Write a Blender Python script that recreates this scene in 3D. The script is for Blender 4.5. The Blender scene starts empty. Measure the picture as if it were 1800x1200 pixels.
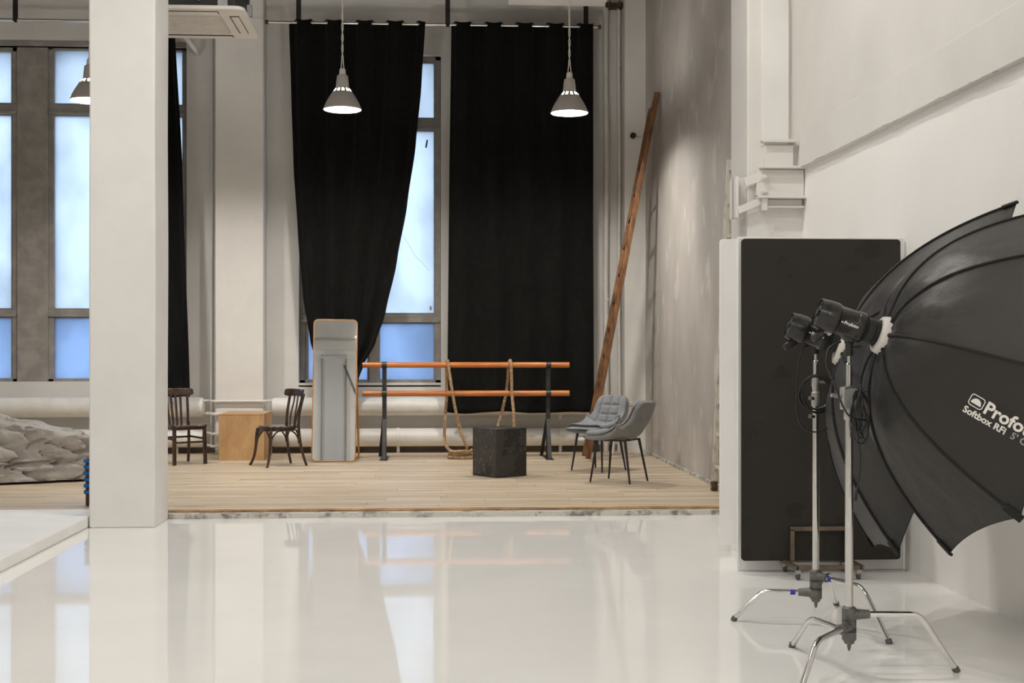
import bpy, bmesh, math, random
from mathutils import Vector, Matrix, noise
from mathutils.bvhtree import BVHTree
PI = math.pi
random.seed(7)
SC = bpy.context.scene
COL = SC.collection

# ------------------------------------------------------------------ camera
F_PX, HOR, CAM_H = 2300.0, 615.0, 1.35
TH = math.atan(140 / F_PX)
SN, CS = math.sin(TH), math.cos(TH)
cam_d = bpy.data.cameras.new('camera')
cam_d.sensor_width = 36.0
cam_d.lens = 36.0 * F_PX / 1800.0
cam_d.shift_y = 15.0 / 1800.0
cam_d.clip_end = 200
cam = bpy.data.objects.new('camera', cam_d)
COL.objects.link(cam)
cam.location = (0, 0, CAM_H)
cam.rotation_euler = (PI / 2, 0, -TH)
SC.camera = cam

# ------------------------------------------------------------------ world, exposure
W = bpy.data.worlds.new('overcast_sky')
SC.world = W
W.use_nodes = True
wn = W.node_tree.nodes
bg = wn['Background']
bg.inputs[0].default_value = (0.76, 0.875, 1.0, 1)
bg.inputs[1].default_value = 3.0
SC.view_settings.view_transform = 'Standard'
SC.view_settings.look = 'None'
SC.view_settings.gamma = 1.0
SC.view_settings.use_curve_mapping = False
SC.view_settings.exposure = 0.0
SC.cycles.use_denoising = True
SC.cycles.max_bounces = 10
SC.cycles.diffuse_bounces = 6
SC.cycles.glossy_bounces = 4
SC.cycles.transmission_bounces = 4
SC.cycles.transparent_max_bounces = 8
SC.cycles.sample_clamp_indirect = 6.0
SC.cycles.caustics_reflective = False
SC.cycles.caustics_refractive = False
LAMP_COL = (1.0, 0.962, 0.905)
P_STAGE = 290.0
P_FILL = (350.0, 160.0, 205.0, 205.0, 195.0)     # added unseen fill lamps over the hall, row by row from the stage back

# ------------------------------------------------------------------ where a point of the photo stands in the room
def atd(px, py, d):
    u = (px - 900) / F_PX * d
    return Vector((u * CS + d * SN, d * CS - u * SN, CAM_H - (py - HOR) * d / F_PX))
def on_floor(px, py, z=0.0):
    return atd(px, py, F_PX * (CAM_H - z) / (py - HOR))
def atY(px, py, Y):
    k = (px - 900) / F_PX
    return atd(px, py, Y / (CS - k * SN))
def atX(px, py, X):
    k = (px - 900) / F_PX
    return atd(px, py, X / (k * CS + SN))

# ------------------------------------------------------------------ materials
MATS = {}
def nn(nt, t, **kw):
    n = nt.nodes.new(t)
    for k, v in kw.items():
        setattr(n, k, v)
    return n
def mat(name, col, rough=0.6, metal=0.0, spec=0.5, var=0.0, scale=3.0, stretch=(1, 1, 1), bump=0.0, bscale=None,
        col2=None, lo=0.4, hi=0.65, world=True, detail=5.0, rnd=0.0, rvar=0.0, coat=0.0, sheen=0.0, emit=None, estr=0.0):
    """Principled material with noise colour variation, bump and per-object variation."""
    if name in MATS:
        return MATS[name]
    m = bpy.data.materials.new(name)
    m.use_nodes = True
    nt = m.node_tree
    b = nt.nodes['Principled BSDF']
    b.inputs['Base Color'].default_value = (*col, 1)
    b.inputs['Roughness'].default_value = rough
    b.inputs['Metallic'].default_value = metal
    b.inputs['Specular IOR Level'].default_value = spec
    b.inputs['Coat Weight'].default_value = coat
    b.inputs['Sheen Weight'].default_value = sheen
    if emit:
        b.inputs['Emission Color'].default_value = (*emit, 1)
        b.inputs['Emission Strength'].default_value = estr
    L = nt.links.new
    geo = nn(nt, 'ShaderNodeNewGeometry')
    mp = nn(nt, 'ShaderNodeMapping')
    mp.inputs['Scale'].default_value = stretch
    if world:
        L(geo.outputs['Position'], mp.inputs['Vector'])
    else:
        tc = nn(nt, 'ShaderNodeTexCoord')
        L(tc.outputs['Object'], mp.inputs['Vector'])
    oi = None
    if rnd:
        oi = nn(nt, 'ShaderNodeObjectInfo')
        mul = nn(nt, 'ShaderNodeMath', operation='MULTIPLY')
        mul.inputs[1].default_value = 37.0
        L(oi.outputs['Random'], mul.inputs[0])
        cx = nn(nt, 'ShaderNodeCombineXYZ')
        L(mul.outputs[0], cx.inputs[0]); L(mul.outputs[0], cx.inputs[2])
        L(cx.outputs[0], mp.inputs['Location'])
    if var or col2:
        nz = nn(nt, 'ShaderNodeTexNoise')
        nz.inputs['Scale'].default_value = scale
        nz.inputs['Detail'].default_value = detail
        nz.inputs['Roughness'].default_value = 0.62
        L(mp.outputs[0], nz.inputs['Vector'])
        rp = nn(nt, 'ShaderNodeValToRGB')
        c2 = col2 or tuple(min(1, c * (1 - var)) for c in col)
        rp.color_ramp.elements[0].position = lo
        rp.color_ramp.elements[0].color = (*c2, 1)
        rp.color_ramp.elements[1].position = hi
        rp.color_ramp.elements[1].color = (*col, 1)
        L(nz.outputs['Fac'], rp.inputs['Fac'])
        out = rp.outputs['Color']
        if rnd:
            hs = nn(nt, 'ShaderNodeHueSaturation')
            mr = nn(nt, 'ShaderNodeMapRange')
            mr.inputs['To Min'].default_value = 1 - rnd
            mr.inputs['To Max'].default_value = 1 + rnd * 0.5
            L(oi.outputs['Random'], mr.inputs['Value'])
            L(mr.outputs[0], hs.inputs['Value'])
            L(out, hs.inputs['Color'])
            out = hs.outputs['Color']
        L(out, b.inputs['Base Color'])
        if rvar:
            mr2 = nn(nt, 'ShaderNodeMapRange')
            mr2.inputs['To Min'].default_value = rough - rvar
            mr2.inputs['To Max'].default_value = rough + rvar
            L(nz.outputs['Fac'], mr2.inputs['Value'])
            L(mr2.outputs[0], b.inputs['Roughness'])
    if bump:
        n2 = nn(nt, 'ShaderNodeTexNoise')
        n2.inputs['Scale'].default_value = bscale or scale * 3
        n2.inputs['Detail'].default_value = 4
        L(mp.outputs[0], n2.inputs['Vector'])
        bp = nn(nt, 'ShaderNodeBump')
        bp.inputs['Strength'].default_value = bump
        bp.inputs['Distance'].default_value = 0.02
        L(n2.outputs['Fac'], bp.inputs['Height'])
        L(bp.outputs[0], b.inputs['Normal'])
    MATS[name] = m
    return m

M_WALL = mat('white_plaster', (0.74, 0.722, 0.69), 0.62, var=0.10, scale=1.3, bump=0.18, bscale=5, lo=0.3, hi=0.6)
M_WALLR = mat('limewashed_wall', (0.69, 0.67, 0.638), 0.6, var=0.10, scale=0.9, bump=0.15, bscale=3, lo=0.3, hi=0.62)
M_WALLLOW = mat('fresh_white_paint', (0.84, 0.825, 0.80), 0.5, var=0.05, scale=0.9, bump=0.10, bscale=3, lo=0.3, hi=0.62)
M_PILLAR = mat('pillar_paint', (0.74, 0.728, 0.705), 0.55, var=0.07, scale=2.2, bump=0.14, bscale=4, lo=0.3, hi=0.6)
M_CEIL = mat('ceiling_paint', (0.17, 0.16, 0.15), 0.8, var=0.1, scale=0.8)
M_FLOOR = mat('white_epoxy', (0.87, 0.86, 0.835), 0.035, spec=0.5, var=0.04, scale=1.1, bump=0.008, bscale=2.2, rvar=0.012)
M_FLOOR.node_tree.nodes['Principled BSDF'].inputs['IOR'].default_value = 1.20
M_PLAT = mat('white_platform_paint', (0.84, 0.83, 0.81), 0.5, var=0.06, scale=2)
M_CONC = mat('concrete_strip', (0.55, 0.53, 0.49), 0.85, col2=(0.22, 0.2, 0.18), scale=9, bump=0.6, lo=0.38, hi=0.5)
M_PLANK = mat('scrubbed_pine', (0.70, 0.585, 0.44), 0.42, spec=0.4, col2=(0.46, 0.35, 0.235), scale=5, stretch=(0.35, 7, 1),
              lo=0.30, hi=0.62, rnd=0.16, bump=0.08, bscale=12)
M_UNDER = mat('dark_subfloor', (0.07, 0.05, 0.035), 0.9)
M_EDGE = mat('worn_brown_edge', (0.50, 0.31, 0.13), 0.6, col2=(0.16, 0.08, 0.035), scale=4, stretch=(1, 3, 1), lo=0.33, hi=0.6)
M_FRAME = mat('taupe_window_paint', (0.35, 0.325, 0.295), 0.55, var=0.25, scale=6, bump=0.15)
M_PIPE = mat('white_enamel', (0.78, 0.755, 0.71), 0.42, var=0.1, scale=5, bump=0.1, bscale=8)
M_BLACKM = mat('black_metal', (0.018, 0.017, 0.016), 0.45, metal=0.3, var=0.2, scale=12)
M_DARKM = mat('charcoal_steel', (0.045, 0.044, 0.043), 0.42, metal=0.5, var=0.3, scale=10)
M_CHROME = mat('chrome', (0.80, 0.79, 0.77), 0.16, metal=1.0, var=0.08, scale=20)
M_STEELTUBE = mat('satin_steel_tube', (0.66, 0.645, 0.62), 0.13, metal=1.0, var=0.05, scale=30)
M_CAST = mat('grey_cast_metal', (0.19, 0.185, 0.175), 0.5, metal=0.7, var=0.25, scale=25, bump=0.2)
M_CURTAIN = mat('black_heavy_cloth', (0.0065, 0.0068, 0.0062), 0.95, spec=0.08, var=0.35, scale=14, bump=0.25, bscale=90, sheen=0.03)
M_BARRE = mat('orange_varnished_wood', (0.58, 0.205, 0.045), 0.32, col2=(0.43, 0.13, 0.025), scale=3, stretch=(1, 12, 12), coat=0.1)
M_ROPE = mat('hemp_rope', (0.50, 0.35, 0.21), 0.9, col2=(0.30, 0.19, 0.10), scale=30, bump=0.4)
M_PLY = mat('birch_plywood', (0.56, 0.345, 0.165), 0.55, col2=(0.42, 0.235, 0.10), scale=2.4, stretch=(2, 2, 1.0), lo=0.32, hi=0.6)
M_BLACKBOX = mat('scuffed_black_paint', (0.016, 0.015, 0.0135), 0.5, col2=(0.036, 0.034, 0.031), scale=3, lo=0.5, hi=0.32, bump=0.15, bscale=20)
M_DWOOD = mat('dark_walnut_varnish', (0.055, 0.026, 0.013), 0.26, col2=(0.022, 0.010, 0.006), scale=7, stretch=(3, 3, 1), coat=0.4, world=False)
M_VELVET = mat('grey_velvet', (0.25, 0.262, 0.275), 0.9, spec=0.15, var=0.22, scale=8, sheen=0.25, bump=0.1, bscale=120)
M_LEGBLK = mat('black_leg_steel', (0.012, 0.011, 0.011), 0.4, var=0.1, scale=10)
M_LADDER = mat('stained_ladder_wood', (0.22, 0.092, 0.026), 0.5, col2=(0.06, 0.026, 0.011), scale=9, stretch=(3, 3, 0.8), lo=0.36, hi=0.62, bump=0.2)
M_WLADDER = mat('chipped_white_ladder', (0.62, 0.58, 0.52), 0.6, col2=(0.36, 0.32, 0.27), scale=10, stretch=(2, 2, .8), lo=0.32, hi=0.5)
M_COPPER = mat('honey_wood_frame', (0.56, 0.27, 0.095), 0.35, var=0.25, scale=8)
M_MIRROR = mat('mirror_glass', (0.93, 0.94, 0.94), 0.02, metal=1.0, var=0.01, scale=2)
M_BLKBOARD = mat('black_painted_board', (0.021, 0.0175, 0.0142), 0.7, spec=0.3, col2=(0.028, 0.024, 0.020), scale=4, lo=0.62, hi=0.35, bump=0.12, bscale=16)
M_WHTBOARD = mat('white_board', (0.87, 0.865, 0.85), 0.5, var=0.04, scale=2)
M_BROWNSTEEL = mat('brown_square_tube', (0.20, 0.155, 0.115), 0.42, metal=0.5, var=0.35, scale=14)
M_RUBBER = mat('grey_rubber', (0.10, 0.098, 0.095), 0.6, var=0.1, scale=10)
M_HEAD = mat('black_moulded_plastic', (0.018, 0.0165, 0.0145), 0.27, var=0.15, scale=30)
M_HEAD2 = mat('matte_black_rubber', (0.012, 0.011, 0.010), 0.55, var=0.2, scale=30)
M_PRINT = mat('white_print', (0.80, 0.77, 0.72), 0.6, var=0.03, scale=20)
M_PRINT2 = mat('grey_print', (0.30, 0.29, 0.27), 0.6, var=0.03, scale=20)
M_GLASSWHITE = mat('frosted_dome', (0.80, 0.76, 0.70), 0.3, var=0.05, scale=20)
M_FABRIC = mat('black_nylon', (0.019, 0.0178, 0.0155), 0.45, spec=0.3, col2=(0.026, 0.0245, 0.022), scale=5, lo=0.65, hi=0.3, bump=0.35, bscale=9)
M_SEAM = mat('black_webbing', (0.008, 0.007, 0.0065), 0.8, var=0.2, scale=40)
M_DIFF = mat('white_diffuser', (0.85, 0.84, 0.82), 0.8, var=0.02, scale=4)
M_TAPE = mat('blue_tape', (0.03, 0.035, 0.35), 0.5, var=0.1, scale=20)
M_CABLE = mat('black_cable', (0.010, 0.0095, 0.009), 0.38, var=0.1, scale=20)
M_ACW = mat('ivory_plastic', (0.76, 0.725, 0.675), 0.4, var=0.05, scale=4)
M_ACG = mat('ivory_grille', (0.62, 0.585, 0.54), 0.5, var=0.12, scale=3, stretch=(4, 1, 1))
M_ACB = mat('dark_casing', (0.02, 0.022, 0.02), 0.6, var=0.2, scale=6)
M_GALV = mat('galvanised_strip', (0.50, 0.49, 0.47), 0.4, metal=0.6, var=0.2, scale=20)
M_RUST = mat('rusty_iron', (0.14, 0.07, 0.035), 0.8, col2=(0.04, 0.025, 0.018), scale=25, bump=0.5)
M_SHADE = mat('grey_enamel_shade', (0.50, 0.465, 0.425), 0.4, var=0.05, scale=6)
M_SOCKET = mat('white_ceramic', (0.80, 0.77, 0.72), 0.35, var=0.03, scale=8)
M_BULB = mat('lit_bulb', (1, 1, 1), 0.4, emit=(1.0, 0.95, 0.88), estr=25.0, var=0.01)
M_ROCK = mat('grey_rock_prop', (0.36, 0.335, 0.305), 0.85, col2=(0.20, 0.18, 0.157), scale=3.2, lo=0.36, hi=0.56, bump=1.0, bscale=14, detail=9)
M_BLUE = mat('blue_foam', (0.01, 0.16, 0.52), 0.6, var=0.1, scale=10)
M_BROWN = mat('dark_brown_core', (0.05, 0.022, 0.012), 0.6, var=0.2, scale=10)
M_PAPER = mat('grey_backdrop_paper', (0.45, 0.45, 0.45), 0.8, var=0.04, scale=1)

def grey_wall_material():
    m = bpy.data.materials.new('raw_grey_plaster')
    m.use_nodes = True
    nt = m.node_tree; L = nt.links.new
    b = nt.nodes['Principled BSDF']
    b.inputs['Roughness'].default_value = 0.75
    geo = nn(nt, 'ShaderNodeNewGeometry')
    def ramp(scale, stretch, p0, c0, p1, c1, det=6.0):
        mp = nn(nt, 'ShaderNodeMapping'); mp.inputs['Scale'].default_value = stretch
        L(geo.outputs['Position'], mp.inputs['Vector'])
        z = nn(nt, 'ShaderNodeTexNoise'); z.inputs['Scale'].default_value = scale; z.inputs['Detail'].default_value = det
        L(mp.outputs[0], z.inputs['Vector'])
        r = nn(nt, 'ShaderNodeValToRGB')
        r.color_ramp.elements[0].position = p0; r.color_ramp.elements[0].color = (*c0, 1)
        r.color_ramp.elements[1].position = p1; r.color_ramp.elements[1].color = (*c1, 1)
        L(z.outputs['Fac'], r.inputs['Fac'])
        return r, z
    base, z0 = ramp(1.3, (1, 1, 0.6), 0.32, (0.36, 0.335, 0.305), 0.7, (0.50, 0.47, 0.43))
    spots, z1 = ramp(3.6, (1, 1, 0.62), 0.585, (0, 0, 0), 0.66, (1, 1, 1), 7)
    amount = nn(nt, 'ShaderNodeMath', operation='MULTIPLY'); amount.inputs[1].default_value = 0.55
    L(spots.outputs['Color'], amount.inputs[0])
    mx = nn(nt, 'ShaderNodeMixRGB')
    mx.inputs['Color2'].default_value = (0.60, 0.575, 0.535, 1)
    L(amount.outputs[0], mx.inputs['Fac']); L(base.outputs['Color'], mx.inputs['Color1'])
    L(mx.outputs[0], b.inputs['Base Color'])
    bp = nn(nt, 'ShaderNodeBump'); bp.inputs['Strength'].default_value = 0.3; bp.inputs['Distance'].default_value = 0.02
    L(z1.outputs['Fac'], bp.inputs['Height']); L(bp.outputs[0], b.inputs['Normal'])
    return m
M_GREYWALL = grey_wall_material()

def pane_material(name, tint, clear):
    """dusty glass: scatters the daylight, lets a little through clearly"""
    m = bpy.data.materials.new(name)
    m.use_nodes = True
    nt = m.node_tree; L = nt.links.new
    nt.nodes.remove(nt.nodes['Principled BSDF'])
    out = nt.nodes['Material Output']
    geo = nn(nt, 'ShaderNodeNewGeometry')
    mp = nn(nt, 'ShaderNodeMapping'); mp.inputs['Scale'].default_value = (1, 1, 0.7)
    L(geo.outputs['Position'], mp.inputs['Vector'])
    nz = nn(nt, 'ShaderNodeTexNoise'); nz.inputs['Scale'].default_value = 1.6; nz.inputs['Detail'].default_value = 8
    L(mp.outputs[0], nz.inputs['Vector'])
    rp = nn(nt, 'ShaderNodeValToRGB')
    rp.color_ramp.elements[0].position = 0.3; rp.color_ramp.elements[0].color = (*[c * 0.78 for c in tint], 1)
    rp.color_ramp.elements[1].position = 0.6; rp.color_ramp.elements[1].color = (*tint, 1)
    L(nz.outputs['Fac'], rp.inputs['Fac'])
    tr = nn(nt, 'ShaderNodeBsdfTranslucent'); L(rp.outputs[0], tr.inputs['Color'])
    tp = nn(nt, 'ShaderNodeBsdfTransparent'); L(rp.outputs[0], tp.inputs['Color'])
    gl = nn(nt, 'ShaderNodeBsdfGlossy'); gl.inputs['Roughness'].default_value = 0.15
    m1 = nn(nt, 'ShaderNodeMixShader'); m1.inputs[0].default_value = clear
    L(tr.outputs[0], m1.inputs[1]); L(tp.outputs[0], m1.inputs[2])
    m2 = nn(nt, 'ShaderNodeMixShader'); m2.inputs[0].default_value = 0.04
    L(m1.outputs[0], m2.inputs[1]); L(gl.outputs[0], m2.inputs[2])
    L(m2.outputs[0], out.inputs['Surface'])
    return m
M_PANE = pane_material('dusty_glass', (0.80, 0.86, 0.93), 0.12)
M_PANEB = pane_material('blue_film_glass', (0.51, 0.615, 0.78), 0.12)

# ------------------------------------------------------------------ mesh helpers
class MB:
    def __init__(s):
        s.v, s.f = [], []
    def add(s, vs, fs):
        o = len(s.v)
        s.v += [Vector(p) for p in vs]
        s.f += [tuple(i + o for i in q) for q in fs]
        return s
    def box(s, a, b, M=None):
        x0, y0, z0 = a; x1, y1, z1 = b
        vs = [Vector(p) for p in ((x0, y0, z0), (x1, y0, z0), (x1, y1, z0), (x0, y1, z0), (x0, y0, z1), (x1, y0, z1), (x1, y1, z1), (x0, y1, z1))]
        if M: vs = [M @ p for p in vs]
        return s.add(vs, [(0, 3, 2, 1), (4, 5, 6, 7), (0, 1, 5, 4), (1, 2, 6, 5), (2, 3, 7, 6), (3, 0, 4, 7)])
    def beam(s, a, b, w, h, up=(0, 0, 1)):
        """rectangular bar from a to b, w across and h along up"""
        a, b = Vector(a), Vector(b)
        d = (b - a).normalized(); up = Vector(up)
        x = d.cross(up).normalized(); y = x.cross(d).normalized()
        vs = []
        for p in (a, b):
            for sx, sy in ((-1, -1), (1, -1), (1, 1), (-1, 1)):
                vs.append(p + x * sx * w / 2 + y * sy * h / 2)
        return s.add(vs, [(0, 1, 2, 3), (7, 6, 5, 4), (0, 4, 5, 1), (1, 5, 6, 2), (2, 6, 7, 3), (3, 7, 4, 0)])
    def tube(s, path, r, seg=10, cap=True, closed=False):
        P = [Vector(p) for p in path]
        n = len(P)
        R = r if isinstance(r, (list, tuple)) else [r] * n
        tang = []
        for i in range(n):
            if closed: t = P[(i + 1) % n] - P[i - 1]
            else: t = P[min(i + 1, n - 1)] - P[max(i - 1, 0)]
            tang.append(t.normalized())
        ref = Vector((0, 0, 1)) if abs(tang[0].z) < 0.9 else Vector((1, 0, 0))
        x = tang[0].cross(ref).normalized()
        vs, fs = [], []
        for i in range(n):
            x = (x - tang[i] * x.dot(tang[i])).normalized()
            y = tang[i].cross(x)
            for k in range(seg):
                a = 2 * PI * k / seg
                vs.append(P[i] + (x * math.cos(a) + y * math.sin(a)) * R[i])
        m = n if closed else n - 1
        for i in range(m):
            j = (i + 1) % n
            for k in range(seg):
                q = (k + 1) % seg
                fs.append((i * seg + k, i * seg + q, j * seg + q, j * seg + k))
        if cap and not closed:
            fs.append(tuple(range(seg - 1, -1, -1)))
            fs.append(tuple((n - 1) * seg + k for k in range(seg)))
        return s.add(vs, fs)
    def lathe(s, prof, seg=32, M=None, cap=True, skip=None):
        """profile of (r, z) around local z"""
        vs, fs = [], []
        for r, z in prof:
            for k in range(seg):
                a = 2 * PI * k / seg
                p = Vector((r * math.cos(a), r * math.sin(a), z))
                vs.append(M @ p if M else p)
        for i in range(len(prof) - 1):
            for k in range(seg):
                if skip and skip(i, k): continue
                q = (k + 1) % seg
                fs.append((i * seg + k, i * seg + q, (i + 1) * seg + q, (i + 1) * seg + k))
        if cap:
            fs.append(tuple(range(seg - 1, -1, -1)))
            fs.append(tuple((len(prof) - 1) * seg + k for k in range(seg)))
        return s.add(vs, fs)
    def prism(s, pts, z0, z1, M=None):
        n = len(pts)
        vs = [Vector((x, y, z0)) for x, y in pts] + [Vector((x, y, z1)) for x, y in pts]
        if M: vs = [M @ p for p in vs]
        return s.add(vs, [tuple(range(n - 1, -1, -1)), tuple(range(n, 2 * n))] + [(i, (i + 1) % n, n + (i + 1) % n, n + i) for i in range(n)])
    def grid(s, fn, nu, nv):
        vs = [fn(i / nu, j / nv) for j in range(nv + 1) for i in range(nu + 1)]
        fs = [(j * (nu + 1) + i, j * (nu + 1) + i + 1, (j + 1) * (nu + 1) + i + 1, (j + 1) * (nu + 1) + i) for j in range(nv) for i in range(nu)]
        return s.add(vs, fs)
    def mesh(s, name, smooth=35):
        me = bpy.data.meshes.new(name)
        me.from_pydata([tuple(p) for p in s.v], [], s.f)
        bm = bmesh.new(); bm.from_mesh(me)
        bmesh.ops.recalc_face_normals(bm, faces=bm.faces)
        bm.to_mesh(me); bm.free()
        if smooth:
            for p in me.polygons: p.use_smooth = True
            me.set_sharp_from_angle(angle=math.radians(smooth))
        return me
    def build(s, name, m, parent=None, smooth=35, bev=0.0, seg=2, solid=0.0, world=True, sub=0):
        o = bpy.data.objects.new(name, s.mesh(name, smooth))
        return finish(o, m, parent, bev, seg, solid, world, sub)

def root_matrix(o):
    M = Matrix.LocRotScale(o.location, o.rotation_euler, o.scale)
    if o.parent: M = root_matrix(o.parent) @ o.matrix_parent_inverse @ M
    return M
def finish(o, m, parent=None, bev=0.0, seg=2, solid=0.0, world=True, sub=0):
    COL.objects.link(o)
    if m: o.data.materials.append(m)
    if parent:
        o.parent = parent
        if world: o.matrix_parent_inverse = root_matrix(parent).inverted()
    if solid:
        md = o.modifiers.new('thickness', 'SOLIDIFY'); md.thickness = solid; md.offset = 0
    if bev:
        md = o.modifiers.new('edges', 'BEVEL'); md.width = bev; md.segments = seg; md.limit_method = 'ANGLE'; md.angle_limit = math.radians(40)
    if sub:
        md = o.modifiers.new('smooth', 'SUBSURF'); md.levels = sub; md.render_levels = sub
    return o
def tag(o, label, cat=None, group=None, kind=None):
    o['label'] = label
    if cat: o['category'] = cat
    if group: o['group'] = group
    if kind: o['kind'] = kind
    return o
def thing(name, label, cat, loc=(0, 0, 0), rz=0.0, group=None, kind=None):
    o = bpy.data.objects.new(name, None)
    COL.objects.link(o)
    o.location = loc; o.rotation_euler = (0, 0, rz)
    o.empty_display_size = 0.1
    return tag(o, label, cat, group, kind)
def struct(name, mb, m, label, cat=None, **kw):
    return tag(mb.build(name, m, **kw), label, cat, kind='structure')
def spline(pts, n=8):
    P = [Vector(p) for p in pts]
    P = [2 * P[0] - P[1]] + P + [2 * P[-1] - P[-2]]
    out = []
    for i in range(1, len(P) - 2):
        a, b, c, d = P[i - 1:i + 3]
        for k in range(n):
            t = k / n
            out.append(0.5 * ((2 * b) + (c - a) * t + (2 * a - 5 * b + 4 * c - d) * t * t + (3 * b - a - 3 * c + d) * t ** 3))
    out.append(P[-2])
    return out
def rounded(w, h, r, n=6):
    out = []
    for cx, cy, a0 in ((w / 2 - r, h / 2 - r, 0), (-w / 2 + r, h / 2 - r, 90), (-w / 2 + r, -h / 2 + r, 180), (w / 2 - r, -h / 2 + r, 270)):
        for k in range(n + 1):
            a = math.radians(a0 + 90 * k / n)
            out.append((cx + r * math.cos(a), cy + r * math.sin(a)))
    return out
def axis_matrix(loc, z_axis, x_hint=(1, 0, 0)):
    z = Vector(z_axis).normalized()
    x = Vector(x_hint); x = (x - z * x.dot(z)).normalized()
    y = z.cross(x)
    return Matrix(((x.x, y.x, z.x, loc[0]), (x.y, y.y, z.y, loc[1]), (x.z, y.z, z.z, loc[2]), (0, 0, 0, 1)))
def text_mesh(body, size, bold=0.0):
    cu = bpy.data.curves.new('lettering', 'FONT')
    cu.body = body; cu.size = size; cu.offset = bold; cu.fill_mode = 'FRONT'; cu.resolution_u = 3
    o = bpy.data.objects.new('lettering', cu)
    COL.objects.link(o)
    dg = bpy.context.evaluated_depsgraph_get(); dg.update()
    me = bpy.data.meshes.new_from_object(o.evaluated_get(dg))
    vs = [v.co.copy() for v in me.vertices]; fs = [tuple(p.vertices) for p in me.polygons]
    bpy.data.objects.remove(o); bpy.data.curves.remove(cu); bpy.data.meshes.remove(me)
    return vs, fs
def wrap(vs, fs, M, bvh, off, name, m, parent):
    """lay flat print (local xy of M) onto a surface along -z of M"""
    z = M.to_3x3() @ Vector((0, 0, 1))
    out = []
    for v in vs:
        p = M @ v + z * 0.3
        hit = bvh.ray_cast(p, -z, 1.2)
        q = hit[0] if hit[0] is not None else M @ v
        out.append(q + z * off)
    me = bpy.data.meshes.new(name)
    me.from_pydata([tuple(p) for p in out], [], fs)
    return finish(bpy.data.objects.new(name, me), m, parent)

ZS = 0.05                      # the wooden stage lies 5 cm above the white floor
YW, YP = 16.80, 16.47          # window wall, pilaster fronts
XG, XR = 2.70, 2.91            # grey wall of the stage, right wall of the hall
CEIL = 6.6

# ================================================================== STRUCTURE
struct('floor', MB().box((-9, -8, -0.2), (XR + .3, 10.66, 0.0)), M_FLOOR, 'glossy white epoxy floor of the studio hall', smooth=0)
struct('floor_platform', MB().box((-9, -8, 0.0005), (-2.61, 10.60, 0.085)), M_PLAT, 'low white platform beside the white pillar', bev=0.012, smooth=0)
struct('floor_edge', MB().box((-9, 10.60, -0.2), (XR - .2, 10.71, 0.038)), M_CONC, 'chipped concrete strip between white floor and stage', smooth=0)
stage = struct('floor_stage', MB().box((-9, 10.71, -0.2), (XG + .1, YW + .05, 0.028)), M_UNDER, 'pale plank floor of the stage by the windows', smooth=0)
struct('ceiling', MB().box((-9.2, -8.2, CEIL), (3.3, 17.3, CEIL + .2)), M_CEIL, 'high ceiling of the studio hall', smooth=0)
struct('wall_left', MB().box((-9.2, -8, 0), (-9, 17, CEIL)), M_WALL, 'white far left wall of the hall', smooth=0)
struct('wall_rear', MB().box((-9.2, -8.2, 0), (3.2, -8, CEIL)), M_WALL, 'white rear wall of the hall', smooth=0)
struct('wall_right', MB().box((XR, -8, 0), (XR + .3, 10.2, 2.775)), M_WALLLOW, 'freshly painted white lower part of the right wall', smooth=0)
struct('wall_right_upper', MB().box((XR, -8, 2.775), (XR + .3, 10.2, CEIL)), M_WALLR, 'older beige white upper part of the right wall', smooth=0)
struct('wall_stage', MB().box((XG, 10.3, 0), (XG + .3, 17.0, CEIL)), M_GREYWALL, 'raw grey plaster side wall of the stage', smooth=0)
# window wall as a frame of piers, sill wall and lintel around three openings
wb = MB()
WIN = {}   # name: x0,x1,z0,z1
def rect(x0, y0, x1, y1):
    a = atY(x0, y0, YW); b = atY(x1, y1, YW)
    return a.x, b.x, b.z, a.z
WIN['A'] = rect(-215, 76, 28, 672)
WIN['B'] = rect(80, 76, 328, 672)
WIN['C'] = rect(525, 92, 775, 674)
zb = 0.90; zt = 5.24
edges = [-9.0, WIN['A'][0], WIN['B'][1], WIN['C'][0], WIN['C'][1], XG + .1]
T = 0.45
for i in range(0, len(edges) - 1, 2):
    wb.box((edges[i], YW, zb), (edges[i + 1], YW + T, zt))
wb.box((-9, YW, 0), (XG + .1, YW + T, zb))
wb.box((-9, YW, zt), (XG + .1, YW + T, CEIL))
wb.box((WIN['C'][0], YW, WIN['C'][3] - .01), (WIN['C'][1], YW + T, zt))
wb.box((WIN['A'][0], YW, WIN['A'][3] - .01), (WIN['B'][1], YW + T, max(zt, WIN['A'][3])))
wb.box((WIN['A'][0], YW, zb), (WIN['B'][1], YW + T, WIN['A'][2] + .01))
wb.box((WIN['C'][0], YW, zb - .02), (WIN['C'][1], YW + T, WIN['C'][2] + .01))
struct('wall_back', wb, M_WALL, 'pale plaster window wall behind the stage', smooth=0)
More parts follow.
